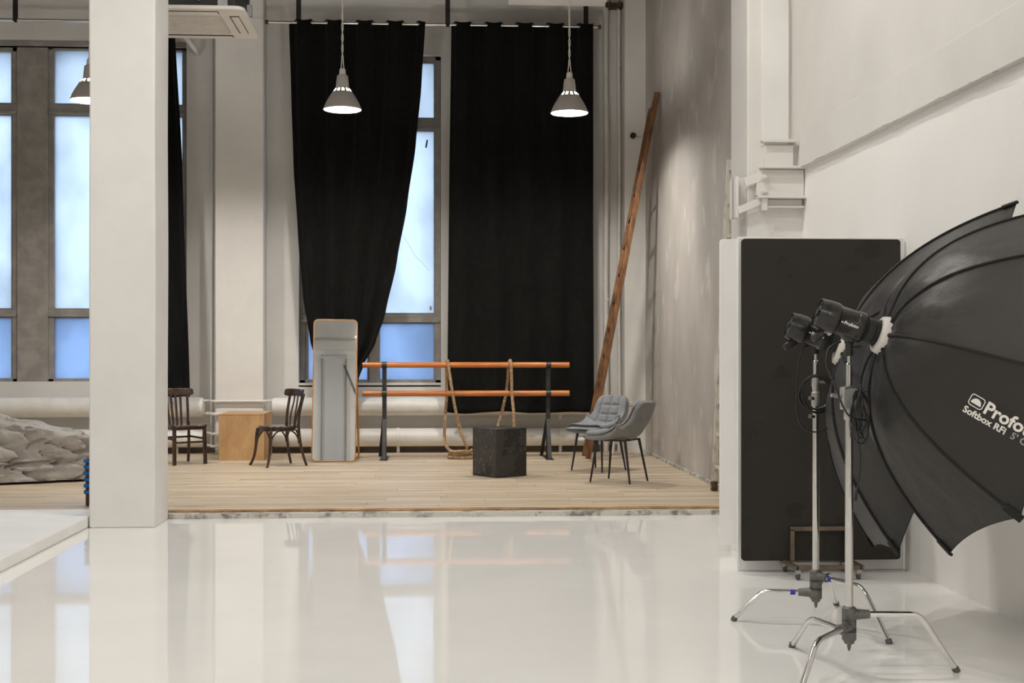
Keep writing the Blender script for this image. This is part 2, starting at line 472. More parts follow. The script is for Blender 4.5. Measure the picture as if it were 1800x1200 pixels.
# pilasters, pier and pillar
def pil(x0, x1, name, label, y0=YP):
    mb = MB().box((x0, y0, ZS - .03), (x1, YW + .02, CEIL))
    mb.box((x0 - .012, y0 - .014, .64), (x1 + .012, y0 + .1, .70))
    return struct(name, mb, M_WALL, label, bev=0.012)
a, b = atY(378, 700, YP), atY(463, 700, YP)
pil(a.x, b.x, 'wall_pilaster', 'white pilaster behind the plywood box')
a = atY(1098, 700, YP)
pil(a.x, XG + .05, 'wall_pilaster', 'white corner pilaster behind the grey chairs')
struct('wall_pier', MB().box((2.467, 10.14, 0), (XR + .1, 10.70, CEIL)), M_WALLR, 'white pier at the right end of the stage edge', bev=0.01)
pm = MB()
def pillar_ring(z, k):
    ph = [(-2.60, 10.10), (-2.105, 10.10), (-2.105, 10.60), (-2.60, 10.60)]
    return [(x + 0.006 * noise.noise((k * 1.3, z * .8, 1)), y, z) for k, (x, y) in enumerate(ph)]
NZ = 24
vs = []
for j in range(NZ + 1): vs += pillar_ring(CEIL * j / NZ, j)
fs = [(j * 4 + k, j * 4 + (k + 1) % 4, (j + 1) * 4 + (k + 1) % 4, (j + 1) * 4 + k) for j in range(NZ) for k in range(4)] + [(3, 2, 1, 0), tuple(NZ * 4 + k for k in range(4))]
pm.add(vs, fs)
struct('pillar', pm, M_PILLAR, 'square white painted pillar between platform and stage', bev=0.012)
# ledge beam along the right wall
struct('trim_1', MB().box((XR - .045, -8, 2.77), (XR + .02, 10.16, 3.06)), M_WALLR, 'plastered ledge beam along the right wall', bev=0.006)
struct('trim_2', MB().box((-9, 10.70, 0.0), (XG, 10.80, 0.0525)), M_EDGE, 'worn brown front board of the stage', smooth=0)
struct('baseboard_back', MB().box((-9, YW - .04, ZS - .02), (XG, YW, .13)), mat('dusty_baseboard', (.24, .215, .185), .8, var=.3, scale=5), 'dusty grey baseboard under the heating pipes', smooth=0)
struct('baseboard_stage', MB().box((XG - .02, 10.75, ZS - .02), (XG, YP, .085)), M_CONC, 'crumbling plaster base along the grey wall', smooth=0)

# stage planks
pm = MB().box((-.5, -.5, -.5), (.5, .5, .5)).mesh('plank', 0)
pm.materials.append(M_PLANK)
y = 10.803
while y < YW - .06:
    w = random.uniform(.128, .15)
    x = -6.9 - random.random() * 1.2
    while x < XG:
        ln = random.choice((1.6, 2.2, 2.8, 3.4)) * random.uniform(.85, 1.15)
        x1 = min(x + ln, XG - .004)
        if x1 < XG - .01 and XG - x1 < .5: x1 = XG - .004
        o = bpy.data.objects.new('plank', pm)
        COL.objects.link(o)
        o.parent = stage
        gap = random.choice((.003, .004, .006, .012, .018))
        h = .03
        o.scale = (x1 - x - .003, w - gap, h)
        o.location = ((x + x1) / 2, y + w / 2, ZS - h / 2 + random.uniform(-.0015, .0008))
        x = x1 + .001
        if x >= XG - .01: break
    y += w

# hairline crack under the ledge beam and a conduit on the window wall
t1 = bpy.data.objects['trim_1']
yy = 3.2
while yy < 10.0:
    ln = random.uniform(.15, .6)
    pts = [(XR - .0475, yy + ln * q / 5, 2.772 + random.uniform(-.006, .008)) for q in range(6)]
    MB().tube(pts, random.uniform(.001, .0028), 5).build('crack', M_CONC, t1)
    yy += ln + random.uniform(.1, .6)
p = atY(371, 300, 16.74)
tag(MB().tube([(p.x, 16.74, .12), (p.x, 16.74, 2.4), (p.x + .008, 16.735, 3.6), (p.x, 16.74, CEIL)], .014, 8).build('conduit', M_PIPE), 'thin white conduit running up the wall left of the pilaster', 'conduit')

# ================================================================== WINDOWS
def window(n, r, cols, rows, label):
    x0, x1, z0, z1 = r
    y0 = YW + .10
    fr = MB()
    fw = .075
    fr.box((x0, y0, z0), (x0 + fw, y0 + .14, z1)); fr.box((x1 - fw, y0, z0), (x1, y0 + .14, z1))
    fr.box((x0, y0, z0), (x1, y0 + .14, z0 + .05)); fr.box((x0, y0, z1 - .06), (x1, y0 + .14, z1))
    if len(cols) > 1:
        m0, m1 = cols[0][1] + .02, cols[1][0] - .02
        fr.box((m0, y0 - .02, z0), (m1, y0 + .14, z1))
    o = struct('window_%d' % n, fr, M_FRAME, label, bev=.006)
    for i in range(len(rows) - 1):
        tr = MB()
        za, zc = rows[i + 1][1] + .02, rows[i][0] - .02
        tr.box((x0, y0 - .012, za), (x1, y0 + .12, zc))
        tr.box((x0 + .02, y0 - .03, za - .008), (x1 - .02, y0, za + .03))
        tr.build('transom', M_FRAME, o, bev=.005)
    for i, (zl, zh) in enumerate(rows):
        for (ca, cb) in cols:
            sm = MB()
            w = .035
            sm.box((ca - w, y0 + .02, zl - w), (ca + .004, y0 + .09, zh + w)); sm.box((cb - .004, y0 + .02, zl - w), (cb + w, y0 + .09, zh + w))
            sm.box((ca, y0 + .02, zl - w), (cb, y0 + .09, zl + .004)); sm.box((ca, y0 + .02, zh - .004), (cb, y0 + .09, zh + w))
            s = sm.build('sash', M_FRAME, o, bev=.004)
            MB().box((ca - .01, y0 + .055, zl - .01), (cb + .01, y0 + .061, zh + .01)).build('pane', M_PANEB if i == 2 else M_PANE, s, smooth=0)
    return o
def xs(*ps): return [(atY(a, 400, YW + .1).x, atY(b, 400, YW + .1).x) for a, b in ps]
def zs(*ps): return [(atY(600, b, YW + .1).z, atY(600, a, YW + .1).z) for a, b in ps]
window(1, WIN['A'], xs((-200, -95), (-80, 19)), zs((84, 187), (208, 543), (559, 665)), 'tall grey framed window at the far left by the rock')
w2 = window(2, WIN['B'], xs((92, 196), (212, 321)), zs((84, 187), (208, 543), (559, 665)), 'tall grey framed window partly hidden by the white pillar')
w3 = window(3, WIN['C'], xs((541, 646), (667, 763)), zs((108, 205), (228, 550), (568, 668)), 'tall grey framed window behind the tied black curtain')
p = atY(757, 545, YW + .08)
MB().box((p.x - .012, YW + .06, p.z + .0), (p.x + .012, YW + .12, p.z + .05)).build('handle', M_FRAME, w3, bev=.003)
p = atY(750, 252, YW + .1)
MB().beam((p.x - .01, YW + .135, p.z - .05), (p.x + .008, YW + .135, p.z + .05), .02, .02, up=(0, 1, 0)).build('latch', M_BLACKM, w3)
# cracked glass line
cr = [(706, 410), (722, 436), (732, 452), (748, 468), (755, 476)]
MB().tube([atY(x, y, YW + .152) for x, y in cr], .0018, 5).build('crack', M_FRAME, w3)
# taupe post between the two left windows
struct('window_4', MB().box((WIN['A'][1] - .01, YW + .06, WIN['A'][2]), (WIN['B'][0] + .01, YW + .30, WIN['B'][3])), M_FRAME, 'broad taupe post between the two left windows', bev=.01)
struct('trim_3', MB().box((WIN['A'][0], YW - .02, WIN['A'][3] - .01), (WIN['B'][1], YW + .1, WIN['A'][3] + .06)), M_FRAME, 'taupe head board over the left windows', bev=.006)
# ground outside, so that daylight from below is dull
struct('floor_outside', MB().box((-40, 17.6, -3.2), (40, 60, -3.0)), mat('grey_asphalt', (.12, .125, .13), .9, var=.2), 'grey yard outside the windows', smooth=0)
bx = MB().box((-9, 30, -3), (7, 38, 1.15))
for k in range(7): bx.box((-8.6 + k * 2.2, 29.96, -.6), (-7.6 + k * 2.2, 30.02, .6))
tag(bx.build('building', mat('pale_blue_render', (.30, .36, .45), .9, var=.1), smooth=0), 'pale building seen dimly through the lower window panes', 'building')

# ================================================================== HEATING PIPES
def hpipe(x0, x1, zc, r, y, label, brackets=()):
    t = thing('heating_pipe', label, 'pipe', ((x0 + x1) / 2, y, zc - r))
    mb = MB().lathe([(r * .55, x0 - .035), (r * .9, x0 - .02), (r, x0)] + [(r, x0 + (x1 - x0) * k / 10) for k in range(1, 11)] + [(r * .9, x1 + .02), (r * .55, x1 + .035)], 28,
                    Matrix(((0, 0, 1, 0), (1, 0, 0, y), (0, 1, 0, zc), (0, 0, 0, 1))))
    mb.build('pipe_body', M_PIPE, t)
    for bxx in brackets:
        m = MB().lathe([(r + .003, -.018), (r + .008, -.016), (r + .008, .016), (r + .003, .018)], 28, Matrix(((0, 0, 1, bxx), (1, 0, 0, y), (0, 1, 0, zc), (0, 0, 0, 1))))
        m.box((bxx - .018, y, zc - r - (zc - r - ZS if zc < .4 else .05)), (bxx + .018, y + .04, zc - r + .02))
        m.build('bracket', M_PIPE, t)
    return t
yq = 16.62
xa, xb = atY(482, 700, yq).x, atY(1046, 700, yq).x
hpipe(xa, xb, .635, .115, yq, 'upper thick white heating pipe behind the ballet barre', (atY(985, 0, yq).x,))
hpipe(xa, xb, .245, .115, yq, 'lower thick white heating pipe behind the ballet barre', (atY(985, 0, yq).x, atY(700, 0, yq).x))
xc = atY(355, 0, yq).x
hpipe(-7, xc, .635, .125, yq, 'upper thick white heating pipe behind the rock', (-5.4,))
hpipe(-7, xc, .245, .115, yq, 'lower thick white heating pipe behind the left wooden chair', (-3.2,))
def thin(z, r, label, ya=YP - .035):
    x0, x1 = xc - .02, xa + .02
    pa, pb = atY(378, 0, YP).x, atY(463, 0, YP).x
    pts = [(x0, yq, z), (pa - .16, yq, z), (pa - .09, yq - .03, z), (pa - .03, ya, z), (pa + .06, ya, z), ((pa + pb) / 2, ya, z), (pb - .06, ya, z), (pb + .03, ya, z), (pb + .09, yq - .03, z), (pb + .16, yq, z), (x1, yq, z)]
    tag(MB().tube(spline(pts, 5), r, 10).build('heating_pipe', M_PIPE), label, 'pipe')
thin(.715, .016, 'topmost thin white pipe bent round the pilaster')
thin(.555, .02, 'second thin white pipe from the top round the pilaster')
thin(.31, .016, 'third thin white pipe round the pilaster behind the plywood box')
thin(.155, .016, 'lowest thin white pipe round the pilaster behind the plywood box')
for px, r, lab, top in ((1065, .034, 'thicker white vertical pipe right of the black curtain', 5.83), (1088, .022, 'thinner white vertical pipe beside the corner pilaster', 5.8)):
    p = atY(px, 400, 16.68)
    t = thing('riser_pipe', lab, 'pipe', (p.x, 16.68, ZS))
    MB().tube([(p.x + .006 * math.sin(k * .9), 16.68, ZS + (top - ZS) * k / 14) for k in range(15)], r, 14).build('pipe_body', M_PIPE, t)
    for z in ((2.0, 4.3) if r > .03 else (1.86, 3.4, 5.0)):
        m = MB().tube([(p.x, 16.68, z - .012), (p.x, 16.68, z + .012)], r + .006, 14)
        m.box((p.x - .012, 16.69, z - .01), (p.x + .012, YW, z + .01))
        m.build('clip', M_PIPE, t)
t = thing('pipe_flange', 'rusty iron bracket at the top of the two vertical pipes', 'bracket', (2.3, 16.68, 5.76))
p0, p1 = atY(1064, 10, 16.66), atY(1096, 10, 16.66)
MB().box((p0.x, 16.60, p0.z - .03), (p1.x, 16.76, p0.z + .03)).build('plate', M_RUST, t, bev=.006)
for px in (1072, 1089):
    q = atY(px, 10, 16.58)
    MB().tube([(q.x, 16.58, q.z - .05), (q.x, 16.58, q.z + .06)], .014, 8).build('bolt', M_RUST, t)
# stub pipe near the chairs and round fixing on the pilaster
p = atY(1045, 783, 16.5)
tag(MB().tube(spline([(p.x - .22, 16.45, .22), (p.x + .15, 16.45, .22), (p.x + .22, 16.45, .17), (p.x + .22, 16.45, ZS)], 6), .028, 10).build('drain_pipe', M_PIPE), 'short white elbow pipe near the floor behind the grey chairs', 'pipe')
p = atY(1112, 239, YP)
t = thing('wall_fixing', 'small black round fixing on the corner pilaster beside the brown ladder', 'fixing', (p.x, YP, p.z))
MB().lathe([(.02, 0), (.036, .004), (.036, .05), (.026, .06)], 16, axis_matrix((p.x, YP, p.z), (0, -1, 0))).build('cap', M_BLACKM, t)
MB().tube(spline([(p.x + .02, YP - .01, p.z), (p.x + .1, YP - .012, p.z - .01), (p.x + .18, YP - .01, p.z + .06), (p.x + .28, YP - .01, p.z + .09)], 5), .004, 6).build('wire', M_GALV, t)

# ================================================================== CURTAINS AND RODS
YR = 16.30
def rod(x0, x1, z, hangers, label):
    t = thing('curtain_rod', label, 'curtain rod', ((x0 + x1) / 2, YR, z))
    MB().tube([(x0, YR, z), (x1, YR, z)], .019, 12).build('rod', M_CHROME, t)
    MB().tube([(x0 - .03, YR, z), (x0 + .01, YR, z)], .027, 12).build('end_cap', M_RUST, t)
    MB().tube([(x1 - .01, YR, z), (x1 + .03, YR, z)], .027, 12).build('end_cap', M_RUST, t)
    for hx in hangers:
        MB().box((hx - .03, YR - .006, z + .016), (hx + .03, YR + .006, CEIL)).build('hanger', M_BLACKM, t)
        MB().tube([(hx, YR - .025, z), (hx, YR + .025, z)], .028, 10).build('clamp', M_BLACKM, t)
ZR = 5.395
rod(-2.03, 2.08, ZR, [atY(525, 0, YR).x, atY(787, 0, YR).x, atY(1030, 0, YR).x], 'chrome curtain rod over the two tall black curtains')
rod(-5.9, -2.95, ZR - .02, [atY(27, 0, YR).x, -3.2], 'dark curtain rod over the left windows')
def curtain(left, right, ztop, waves, label, amp=.055, gather=None, rings=True, phase=0.0):
    """left/right: lists of (z, x) from top to bottom"""
    def ev(l, z):
        for (za, xa_), (zb_, xb_) in zip(l, l[1:]):
            if z <= za and z >= zb_:
                t = (za - z) / (za - zb_)
                t = t * t * (3 - 2 * t) * .35 + t * .65
                return xa_ + (xb_ - xa_) * t
        return l[-1][1]
    zlo = left[-1][0]
    def fn(u, v):
        z = ztop + (zlo - ztop) * v
        xl, xr = ev(left, z), ev(right, z)
        a = amp * (1 - .35 * v)
        g = gather(z) if gather else 1.0
        ph = 2 * PI * waves * u + phase
        yy = YR + a * g * math.cos(ph + .5 * math.sin(v * 3 + u * 5) * v) + .02 * noise.noise((u * 6, z * .7, 3)) * v
        xx = xl + (xr - xl) * (u + .012 * math.sin(2 * ph) * (1 - v))
        zz = z - (.012 * (1 + math.cos(ph * 2)) if v < .004 else 0) + (.02 * noise.noise((u * 4, 0, 9)) if v > .99 else 0)
        return Vector((xx, yy, zz))
    t = thing('curtain', label, 'curtain', ((left[0][1] + right[0][1]) / 2, YR, zlo))
    MB().grid(fn, int(waves * 26), 90).build('cloth', M_CURTAIN, t, smooth=80, solid=.004)
    if rings:
        n = int(waves * 2)
        x0, x1 = left[0][1], right[0][1]
        for k in range(n):
            u = (k + .5) / (2 * waves) - phase / (2 * PI * waves)
            if u < 0 or u > 1: continue
            x = x0 + (x1 - x0) * u
            MB().tube([(x + .014, YR + .027 * math.cos(a), ZR + .027 * math.sin(a)) for a in [2 * PI * q / 16 for q in range(16)]], .0075, 6, closed=True).build('eyelet', M_CHROME, t)
    return t
def zx(*ps): return [(atY(x, y, YR).z, atY(x, y, YR).x) for x, y in ps]
ztop = ZR + .045
l1 = zx((507, 36), (511, 160), (515, 285), (523, 410), (532, 520), (545, 600), (557, 640), (566, 665), (570, 726))
r1 = zx((748, 36), (741, 150), (731, 255), (716, 360), (698, 460), (678, 550), (660, 603), (640, 640), (630, 668), (629, 726))
l1[0] = (ztop, l1[0][1]); r1[0] = (ztop, r1[0][1])
curtain(l1, r1, ztop, 4.5, 'black curtain gathered to a point behind the standing mirror', gather=lambda z: 1.0 if z > 1.6 else 1.3)
l2 = zx((791, 40), (788, 350), (786, 725)); r2 = zx((1040, 44), (1041, 350), (1044, 725))
l2[0] = (ztop, l2[0][1]); r2[0] = (ztop, r2[0][1])
curtain(l2, r2, ztop, 4.6, 'full-length black curtain hanging behind the ballet barre', phase=.5)
l0 = zx((240, 55), (245, 300), (258, 697)); r0 = zx((308, 55), (322, 300), (335, 697))
l0[0] = (ztop - .02, l0[0][1]); r0[0] = (ztop - .02, r0[0][1])
curtain(l0, r0, ztop - .02, 2.5, 'narrow black curtain beside the white pillar', rings=False)

# ================================================================== PENDANT LAMPS
def pendant(x, y, z, label, power, group='pendant lamps', detail=True, deep=.125, soft=.085):
    t = thing('pendant_lamp', label, 'lamp', (x, y, z), group=group)
    seg = 48
    prof = [(.203, -.004), (.200, .012), (.192, .03), (.178, .065), (.150, .115), (.125, .155), (.106, .185), (.080, .218), (.070, .232), (.066, .236)]
    s = MB().lathe(prof, seg, cap=False, skip=(lambda i, k: i == 6 and k % 4 < 2) if detail else None).build('shade', M_SHADE, t, world=False, smooth=60, solid=.003)
    MB().lathe([(max(.02, r - .004), zz + .001) for r, zz in prof if r > .079 or zz < .2][:7 if detail else 8], seg, cap=False).build('reflector', M_SOCKET, t, world=False, smooth=60)
    MB().lathe([(.068, .232), (.070, .245), (.066, .30), (.058, .36), (.050, .368)], 32).build('neck', M_SHADE, t, world=False)
    MB().lathe([(.037, .36), (.036, .38), (.032, .43), (.022, .442)], 24).build('socket', M_SOCKET, t, world=False)
    if detail:
        MB().lathe([(.203, -.008), (.207, -.004), (.207, .006), (.202, .010)], seg, cap=False).build('rim', M_SHADE, t, world=False)
    bz = deep - .034
    mb = MB().lathe([(.004, bz), (.022, bz + .004), (.034, bz + .016), (.040, bz + .034), (.036, bz + .056), (.024, bz + .08), (.022, max(.236, bz + .09))], 20)
    mb.build('bulb', M_BULB, t, world=False)
    h = CEIL - z
    n = int(h * 26)
    for q in (0, 1):
        pts = [(.028 * (1 if q else -1) * max(0, 1 - k / 3) + .008 * math.cos(k * .9 + q * PI), .008 * math.sin(k * .9 + q * PI), .43 + (h - .43) * k / n) for k in range(n + 1)]
        MB().tube(pts, .0055, 5).build('chain' if q else 'cord', M_SOCKET, t, world=False)
    ld = bpy.data.lights.new('lamp_light', 'POINT')
    ld.energy = power; ld.color = LAMP_COL; ld.shadow_soft_size = soft
    lo = bpy.data.objects.new('lamp_light', ld); COL.objects.link(lo)
    lo.parent = t; lo.location = (0, 0, deep)
    return t
YL = 14.24
p = atY(602, 192, YL); pendant(p.x, YL, p.z, 'lit grey pendant lamp hanging before the gathered black curtain', P_STAGE)
p = atY(1001, 198, YL); pendant(p.x, YL, p.z, 'lit grey pendant lamp hanging before the full-length black curtain', P_STAGE)
p = atY(158, 176, YL); pendant(p.x, YL, p.z, 'lit grey pendant lamp half hidden by the white pillar', P_STAGE)
FILL_ROWS = ((8.5, 5.9, .12, (-5.0, -.3, 1.0)), (6.2, 5.9, .018, (-5.0, -1.0, 1.0)), (2.8, 5.9, .09, (-4.6, -1.9, .8)),
             (-.4, 3.9, .06, (-4.2, -1.2, 1.9)), (-4.2, 3.9, .03, (-4.2, -1.2, 1.9)))
for (Y, Z, dp, cols), pw in zip(FILL_ROWS, P_FILL):  # pendants out of view, added to fill hall and stage with light
    for X in cols:
        pendant(X, Y, Z, 'unseen pendant lamp added over the hall as fill light', pw, group='added fill lamps over the hall', detail=False, deep=dp, soft=.06)

# ================================================================== AIR CONDITIONER
t = thing('air_conditioner', 'white ceiling cassette air conditioner with dark casing', 'air conditioner', (-2.13, 11.5, 4.2))
x0, x1, y0, y1, z = -2.61, -1.565, 10.98, 12.025, 4.175
cx, cy = (x0 + x1) / 2, (y0 + y1) / 2
Mx = Matrix.Translation((cx, cy, 0))
w = x1 - x0
MB().prism(rounded(w, w, .08), z, z + .035, Mx).build('panel', M_ACW, t, bev=.01)
MB().box((cx - .44, cy - .44, z + .035), (cx + .44, cy + .44, z + .33)).build('casing', M_ACB, t, bev=.006)
MB().prism(rounded(.60, .60, .03), z - .008, z + .005, Mx).build('grille', M_ACG, t, bev=.004)
for k in range(9):
    MB().box((cx - .28, cy - .26 + k * .062, z - .012), (cx + .28, cy - .25 + k * .062, z - .006)).build('grille_bar', M_ACW, t, smooth=0)
for k in range(4):
    R = Matrix.Translation((cx, cy, z)) @ Matrix.Rotation(k * PI / 2, 4, 'Z')
    MB().box((-.30, -.452, -.003), (.30, -.372, .004), R).build('vent_slot', M_ACB, t, smooth=0)
    MB().box((-.296, -.449, -.012), (.296, -.386, -.004), R @ Matrix.Rotation(.0, 4, 'X')).build('louver', M_ACW, t, bev=.003)
for dx, dy in ((-.46, -.3), (.46, -.3), (-.46, .3), (.46, .3)):
    MB().tube([(cx + dx, cy + dy, z + .2), (cx + dx, cy + dy, CEIL)], .006, 6).build('hanger_rod', M_GALV, t)
    MB().box((cx + dx - .04, cy + dy - .025, z + .15), (cx + dx + .02, cy + dy + .025, z + .25)).build('hanger_lug', M_GALV, t)
MB().box((cx + .30, cy - .46, z + .035), (cx + .38, cy - .445, z + .5)).build('strip', M_GALV, t)
MB().tube(spline([(cx + .05, cy - .46, z + .34), (cx + .12, cy - .47, z + .2), (cx + .15, cy - .46, z + .09)], 5), .012, 8).build('hose', M_SOCKET, t)
# pipe stub under the cassette, on the window wall
p = atY(338, 80, 16.5)
tag(MB().tube(spline([(p.x - .35, 16.5, p.z + .35), (p.x - .1, 16.5, p.z + .12), (p.x, 16.5, p.z), (p.x + .02, 16.6, p.z - .03), (p.x + .02, 16.78, p.z - .03)], 6), .03, 10).build('drain_pipe', M_PIPE), 'short pale slanting pipe below the air conditioner', 'pipe')
# duct at the ceiling near the lamp
p0, p1 = atY(893, 9, 15.62), atY(1062, 9, 15.62)
t = thing('ceiling_duct', 'pale box duct at the top above the right black curtain', 'duct', (p0.x, 15.2, p0.z))
MB().box((p0.x, 15.2, p0.z), (p1.x, 15.62, p0.z + .3)).build('duct_body', M_WALL, t, bev=.01)
for dx in (.15, .95): MB().tube([(p0.x + dx, 15.5, p0.z + .28), (p0.x + dx, 15.5, CEIL)], .008, 6).build('hanger_rod', M_GALV, t)

# ================================================================== BALLET BARRE AND ROPE
YB = 15.66
xa, xb = atY(637, 640, YB).x, atY(1001, 640, YB).x
t = thing('ballet_barre', 'double wooden ballet barre on two dark steel posts', 'ballet barre', ((xa + xb) / 2, YB, ZS))
for z in (1.172, .832):
    MB().tube([(xa, YB, z), (xa + .4, YB, z), (xb - .4, YB, z), (xb, YB, z)], .034, 18).build('rail', M_BARRE, t, bev=.005)
for px in (675.5, 964):
    x = atY(px, 700, YB).x
    MB().box((x - .026, YB + .034, ZS), (x + .026, YB + .048, 1.21)).build('post', M_DARKM, t, bev=.003)
    MB().beam((x, YB + .03, .52), (x - .0, YB - .19, ZS + .01), .045, .012).build('brace', M_DARKM, t)
    MB().beam((x - .01, YB + .06, .52), (x - .06, YB + .30, ZS + .01), .04, .012).build('brace', M_DARKM, t)
    MB().box((x - .045, YB - .24, ZS), (x + .045, YB + .36, ZS + .01)).build('foot', M_DARKM, t, bev=.002)
    for z in (1.172, .832):
        MB().tube([(x - .03, YB, z), (x + .03, YB, z)], .039, 18).build('clamp', M_DARKM, t)
def rope_mesh(path, r=.021, turns=16.0):
    """three strands twisted round one path"""
    P = [Vector(p) for p in path]
    mb = MB()
    dist = [0]
    for a, b in zip(P, P[1:]): dist.append(dist[-1] + (b - a).length)
    ref = Vector((.3, .2, 1)).normalized()
    fr = []
    x = None
    for i in range(len(P)):
        tg = (P[min(i + 1, len(P) - 1)] - P[max(0, i - 1)]).normalized()
        if x is None: x = tg.cross(ref).normalized()
        x = (x - tg * x.dot(tg)).normalized()
        fr.append((x.copy(), tg.cross(x)))
    for q in range(3):
        pts = []
        for i, p in enumerate(P):
            a = 2 * PI * (dist[i] * turns + q / 3)
            pts.append(p + (fr[i][0] * math.cos(a) + fr[i][1] * math.sin(a)) * r * .52)
        mb.tube(pts, r * .56, 5)
    return mb
def resample(pts, step):
    S = spline(pts, 12); out = [S[0]]; acc = 0
    for a, b in zip(S, S[1:]):
        L_ = (b - a).length; d = step - acc
        while d <= L_:
            out.append(a + (b - a) * (d / L_)); d += step
        acc = (acc + L_) % step
    return out
def Q(px, py, Y): return atY(px, py, Y)
zt = 1.172 + .034 + .02
A0 = Q(787, 640, YB); B0 = Q(897, 640, YB)
pile = Q(808, 798, 15.75)
path = [Q(905, 800, 15.45), Q(904, 765, 15.46), Q(903, 730, 15.50), Q(900, 690, 15.58), (B0.x + .005, YB - .058, 1.16), (B0.x, YB - .03, zt - .012), (B0.x - .005, YB + .02, zt - .004), (B0.x - .02, YB + .06, 1.15),
        Q(890, 690, 15.77), Q(879, 735, 15.72), Q(868, 775, 15.6), (Q(860, 0, 15.6).x, 15.6, .09), (pile.x + .17, 15.6, .075), (pile.x + .05, 15.55, .075), (pile.x - .12, 15.62, .075), (pile.x - .10, 15.82, .075), (pile.x + .1, 15.84, .08), (pile.x + .13, 15.66, .10), (pile.x - .02, 15.56, .115), (pile.x - .13, 15.7, .115),
        (pile.x - .02, 15.82, .12), (pile.x + .1, 15.74, .125), (pile.x + .08, 15.64, .15), Q(820, 784, 15.62), Q(811, 762, 15.62), Q(803, 730, 15.60), Q(795, 690, 15.58), (A0.x + .01, YB - .058, 1.16), (A0.x, YB - .03, zt - .012), (A0.x - .005, YB + .02, zt - .004),
        (A0.x - .01, YB + .06, 1.15), Q(785, 690, 15.76), Q(783, 735, 15.74), Q(781, 765, 15.72), Q(785, 784, 15.66), Q(795, 793, 15.6), (pile.x - .0, 15.53, .15), (pile.x + .12, 15.58, .145), (pile.x + .14, 15.72, .15)]
tag(rope_mesh(resample(path, .02)).build('climbing_rope', M_ROPE, smooth=60), 'thick hemp rope slung twice over the ballet barre', 'rope')

# ================================================================== BOXES
n0, l0_, r0_ = Vector((.65, 13.27)), Vector((.41, 13.59)), Vector((.98, 13.49))
cx, cy = .695, 13.54
t = thing('black_cube', 'scuffed black wooden cube standing in the middle of the stage', 'box', (cx, cy, ZS), math.radians(34.5))
MB().box((-.2, -.2, 0), (.2, .2, .498)).build('cube_body', M_BLACKBOX, t, bev=.006, world=False)
M_SCUFF = mat('grey_scratches', (.30, .285, .265), .7, var=.3, scale=30)
for k in range(60):
    f = random.choice((0, 0, 0, 1))
    u, v = random.uniform(-.18, .18), random.uniform(.02, .48)
    ln, an = random.uniform(.006, .05), random.uniform(0, PI)
    du, dv = math.cos(an) * ln / 2, math.sin(an) * ln / 2
    w = random.uniform(.0012, .0036)
    a, b = (u - du, v - dv), (u + du, v + dv)
    if f == 0: A, B, up = Vector((-.2004, a[0], a[1])), Vector((-.2004, b[0], b[1])), (1, 0, 0)
    else: A, B, up = Vector((a[0], -.2004, a[1])), Vector((b[0], -.2004, b[1])), (0, 1, 0)
    MB().beam(A, B, w, .0008, up=up).build('scratch', M_SCUFF, t, smooth=0, world=False)

t = thing('plywood_box', 'tan plywood box between the two dark wooden chairs', 'box', (-2.245, 15.97, ZS))
X0, X1, Y0, Y1, Z1 = -2.51, -1.98, 15.58, 16.33, .595
MB().box((X0, Y0, ZS), (X1, Y0 + .018, Z1 - .012)).build('front_panel', M_PLY, t, bev=.002)
MB().box((X1 - .018, Y0 + .0185, ZS), (X1, Y1, Z1 - .012)).build('side_panel', M_PLY, t, bev=.002)
MB().box((X0, Y0 + .0185, ZS), (X0 + .018, Y1, Z1 - .012)).build('side_panel', M_PLY, t, bev=.002)
MB().box((X0 + .0185, Y1 - .018, ZS), (X1 - .0185, Y1, Z1 - .012)).build('back_panel', M_PLY, t, bev=.002)
MB().box((X0 - .002, Y0 - .002, Z1 - .0115), (X1 + .002, Y1, Z1 + .004)).build('top_panel', M_PLY, t, bev=.003)
for xx in (X0 + .04, X1 - .04):
    for zz in (.09, .22, .34, .46, .56):
        MB().lathe([(.004, 0), (.004, .001)], 8, axis_matrix((xx, Y0 - .0008, zz), (0, 1, 0))).build('nail', M_BLACKM, t, smooth=0)

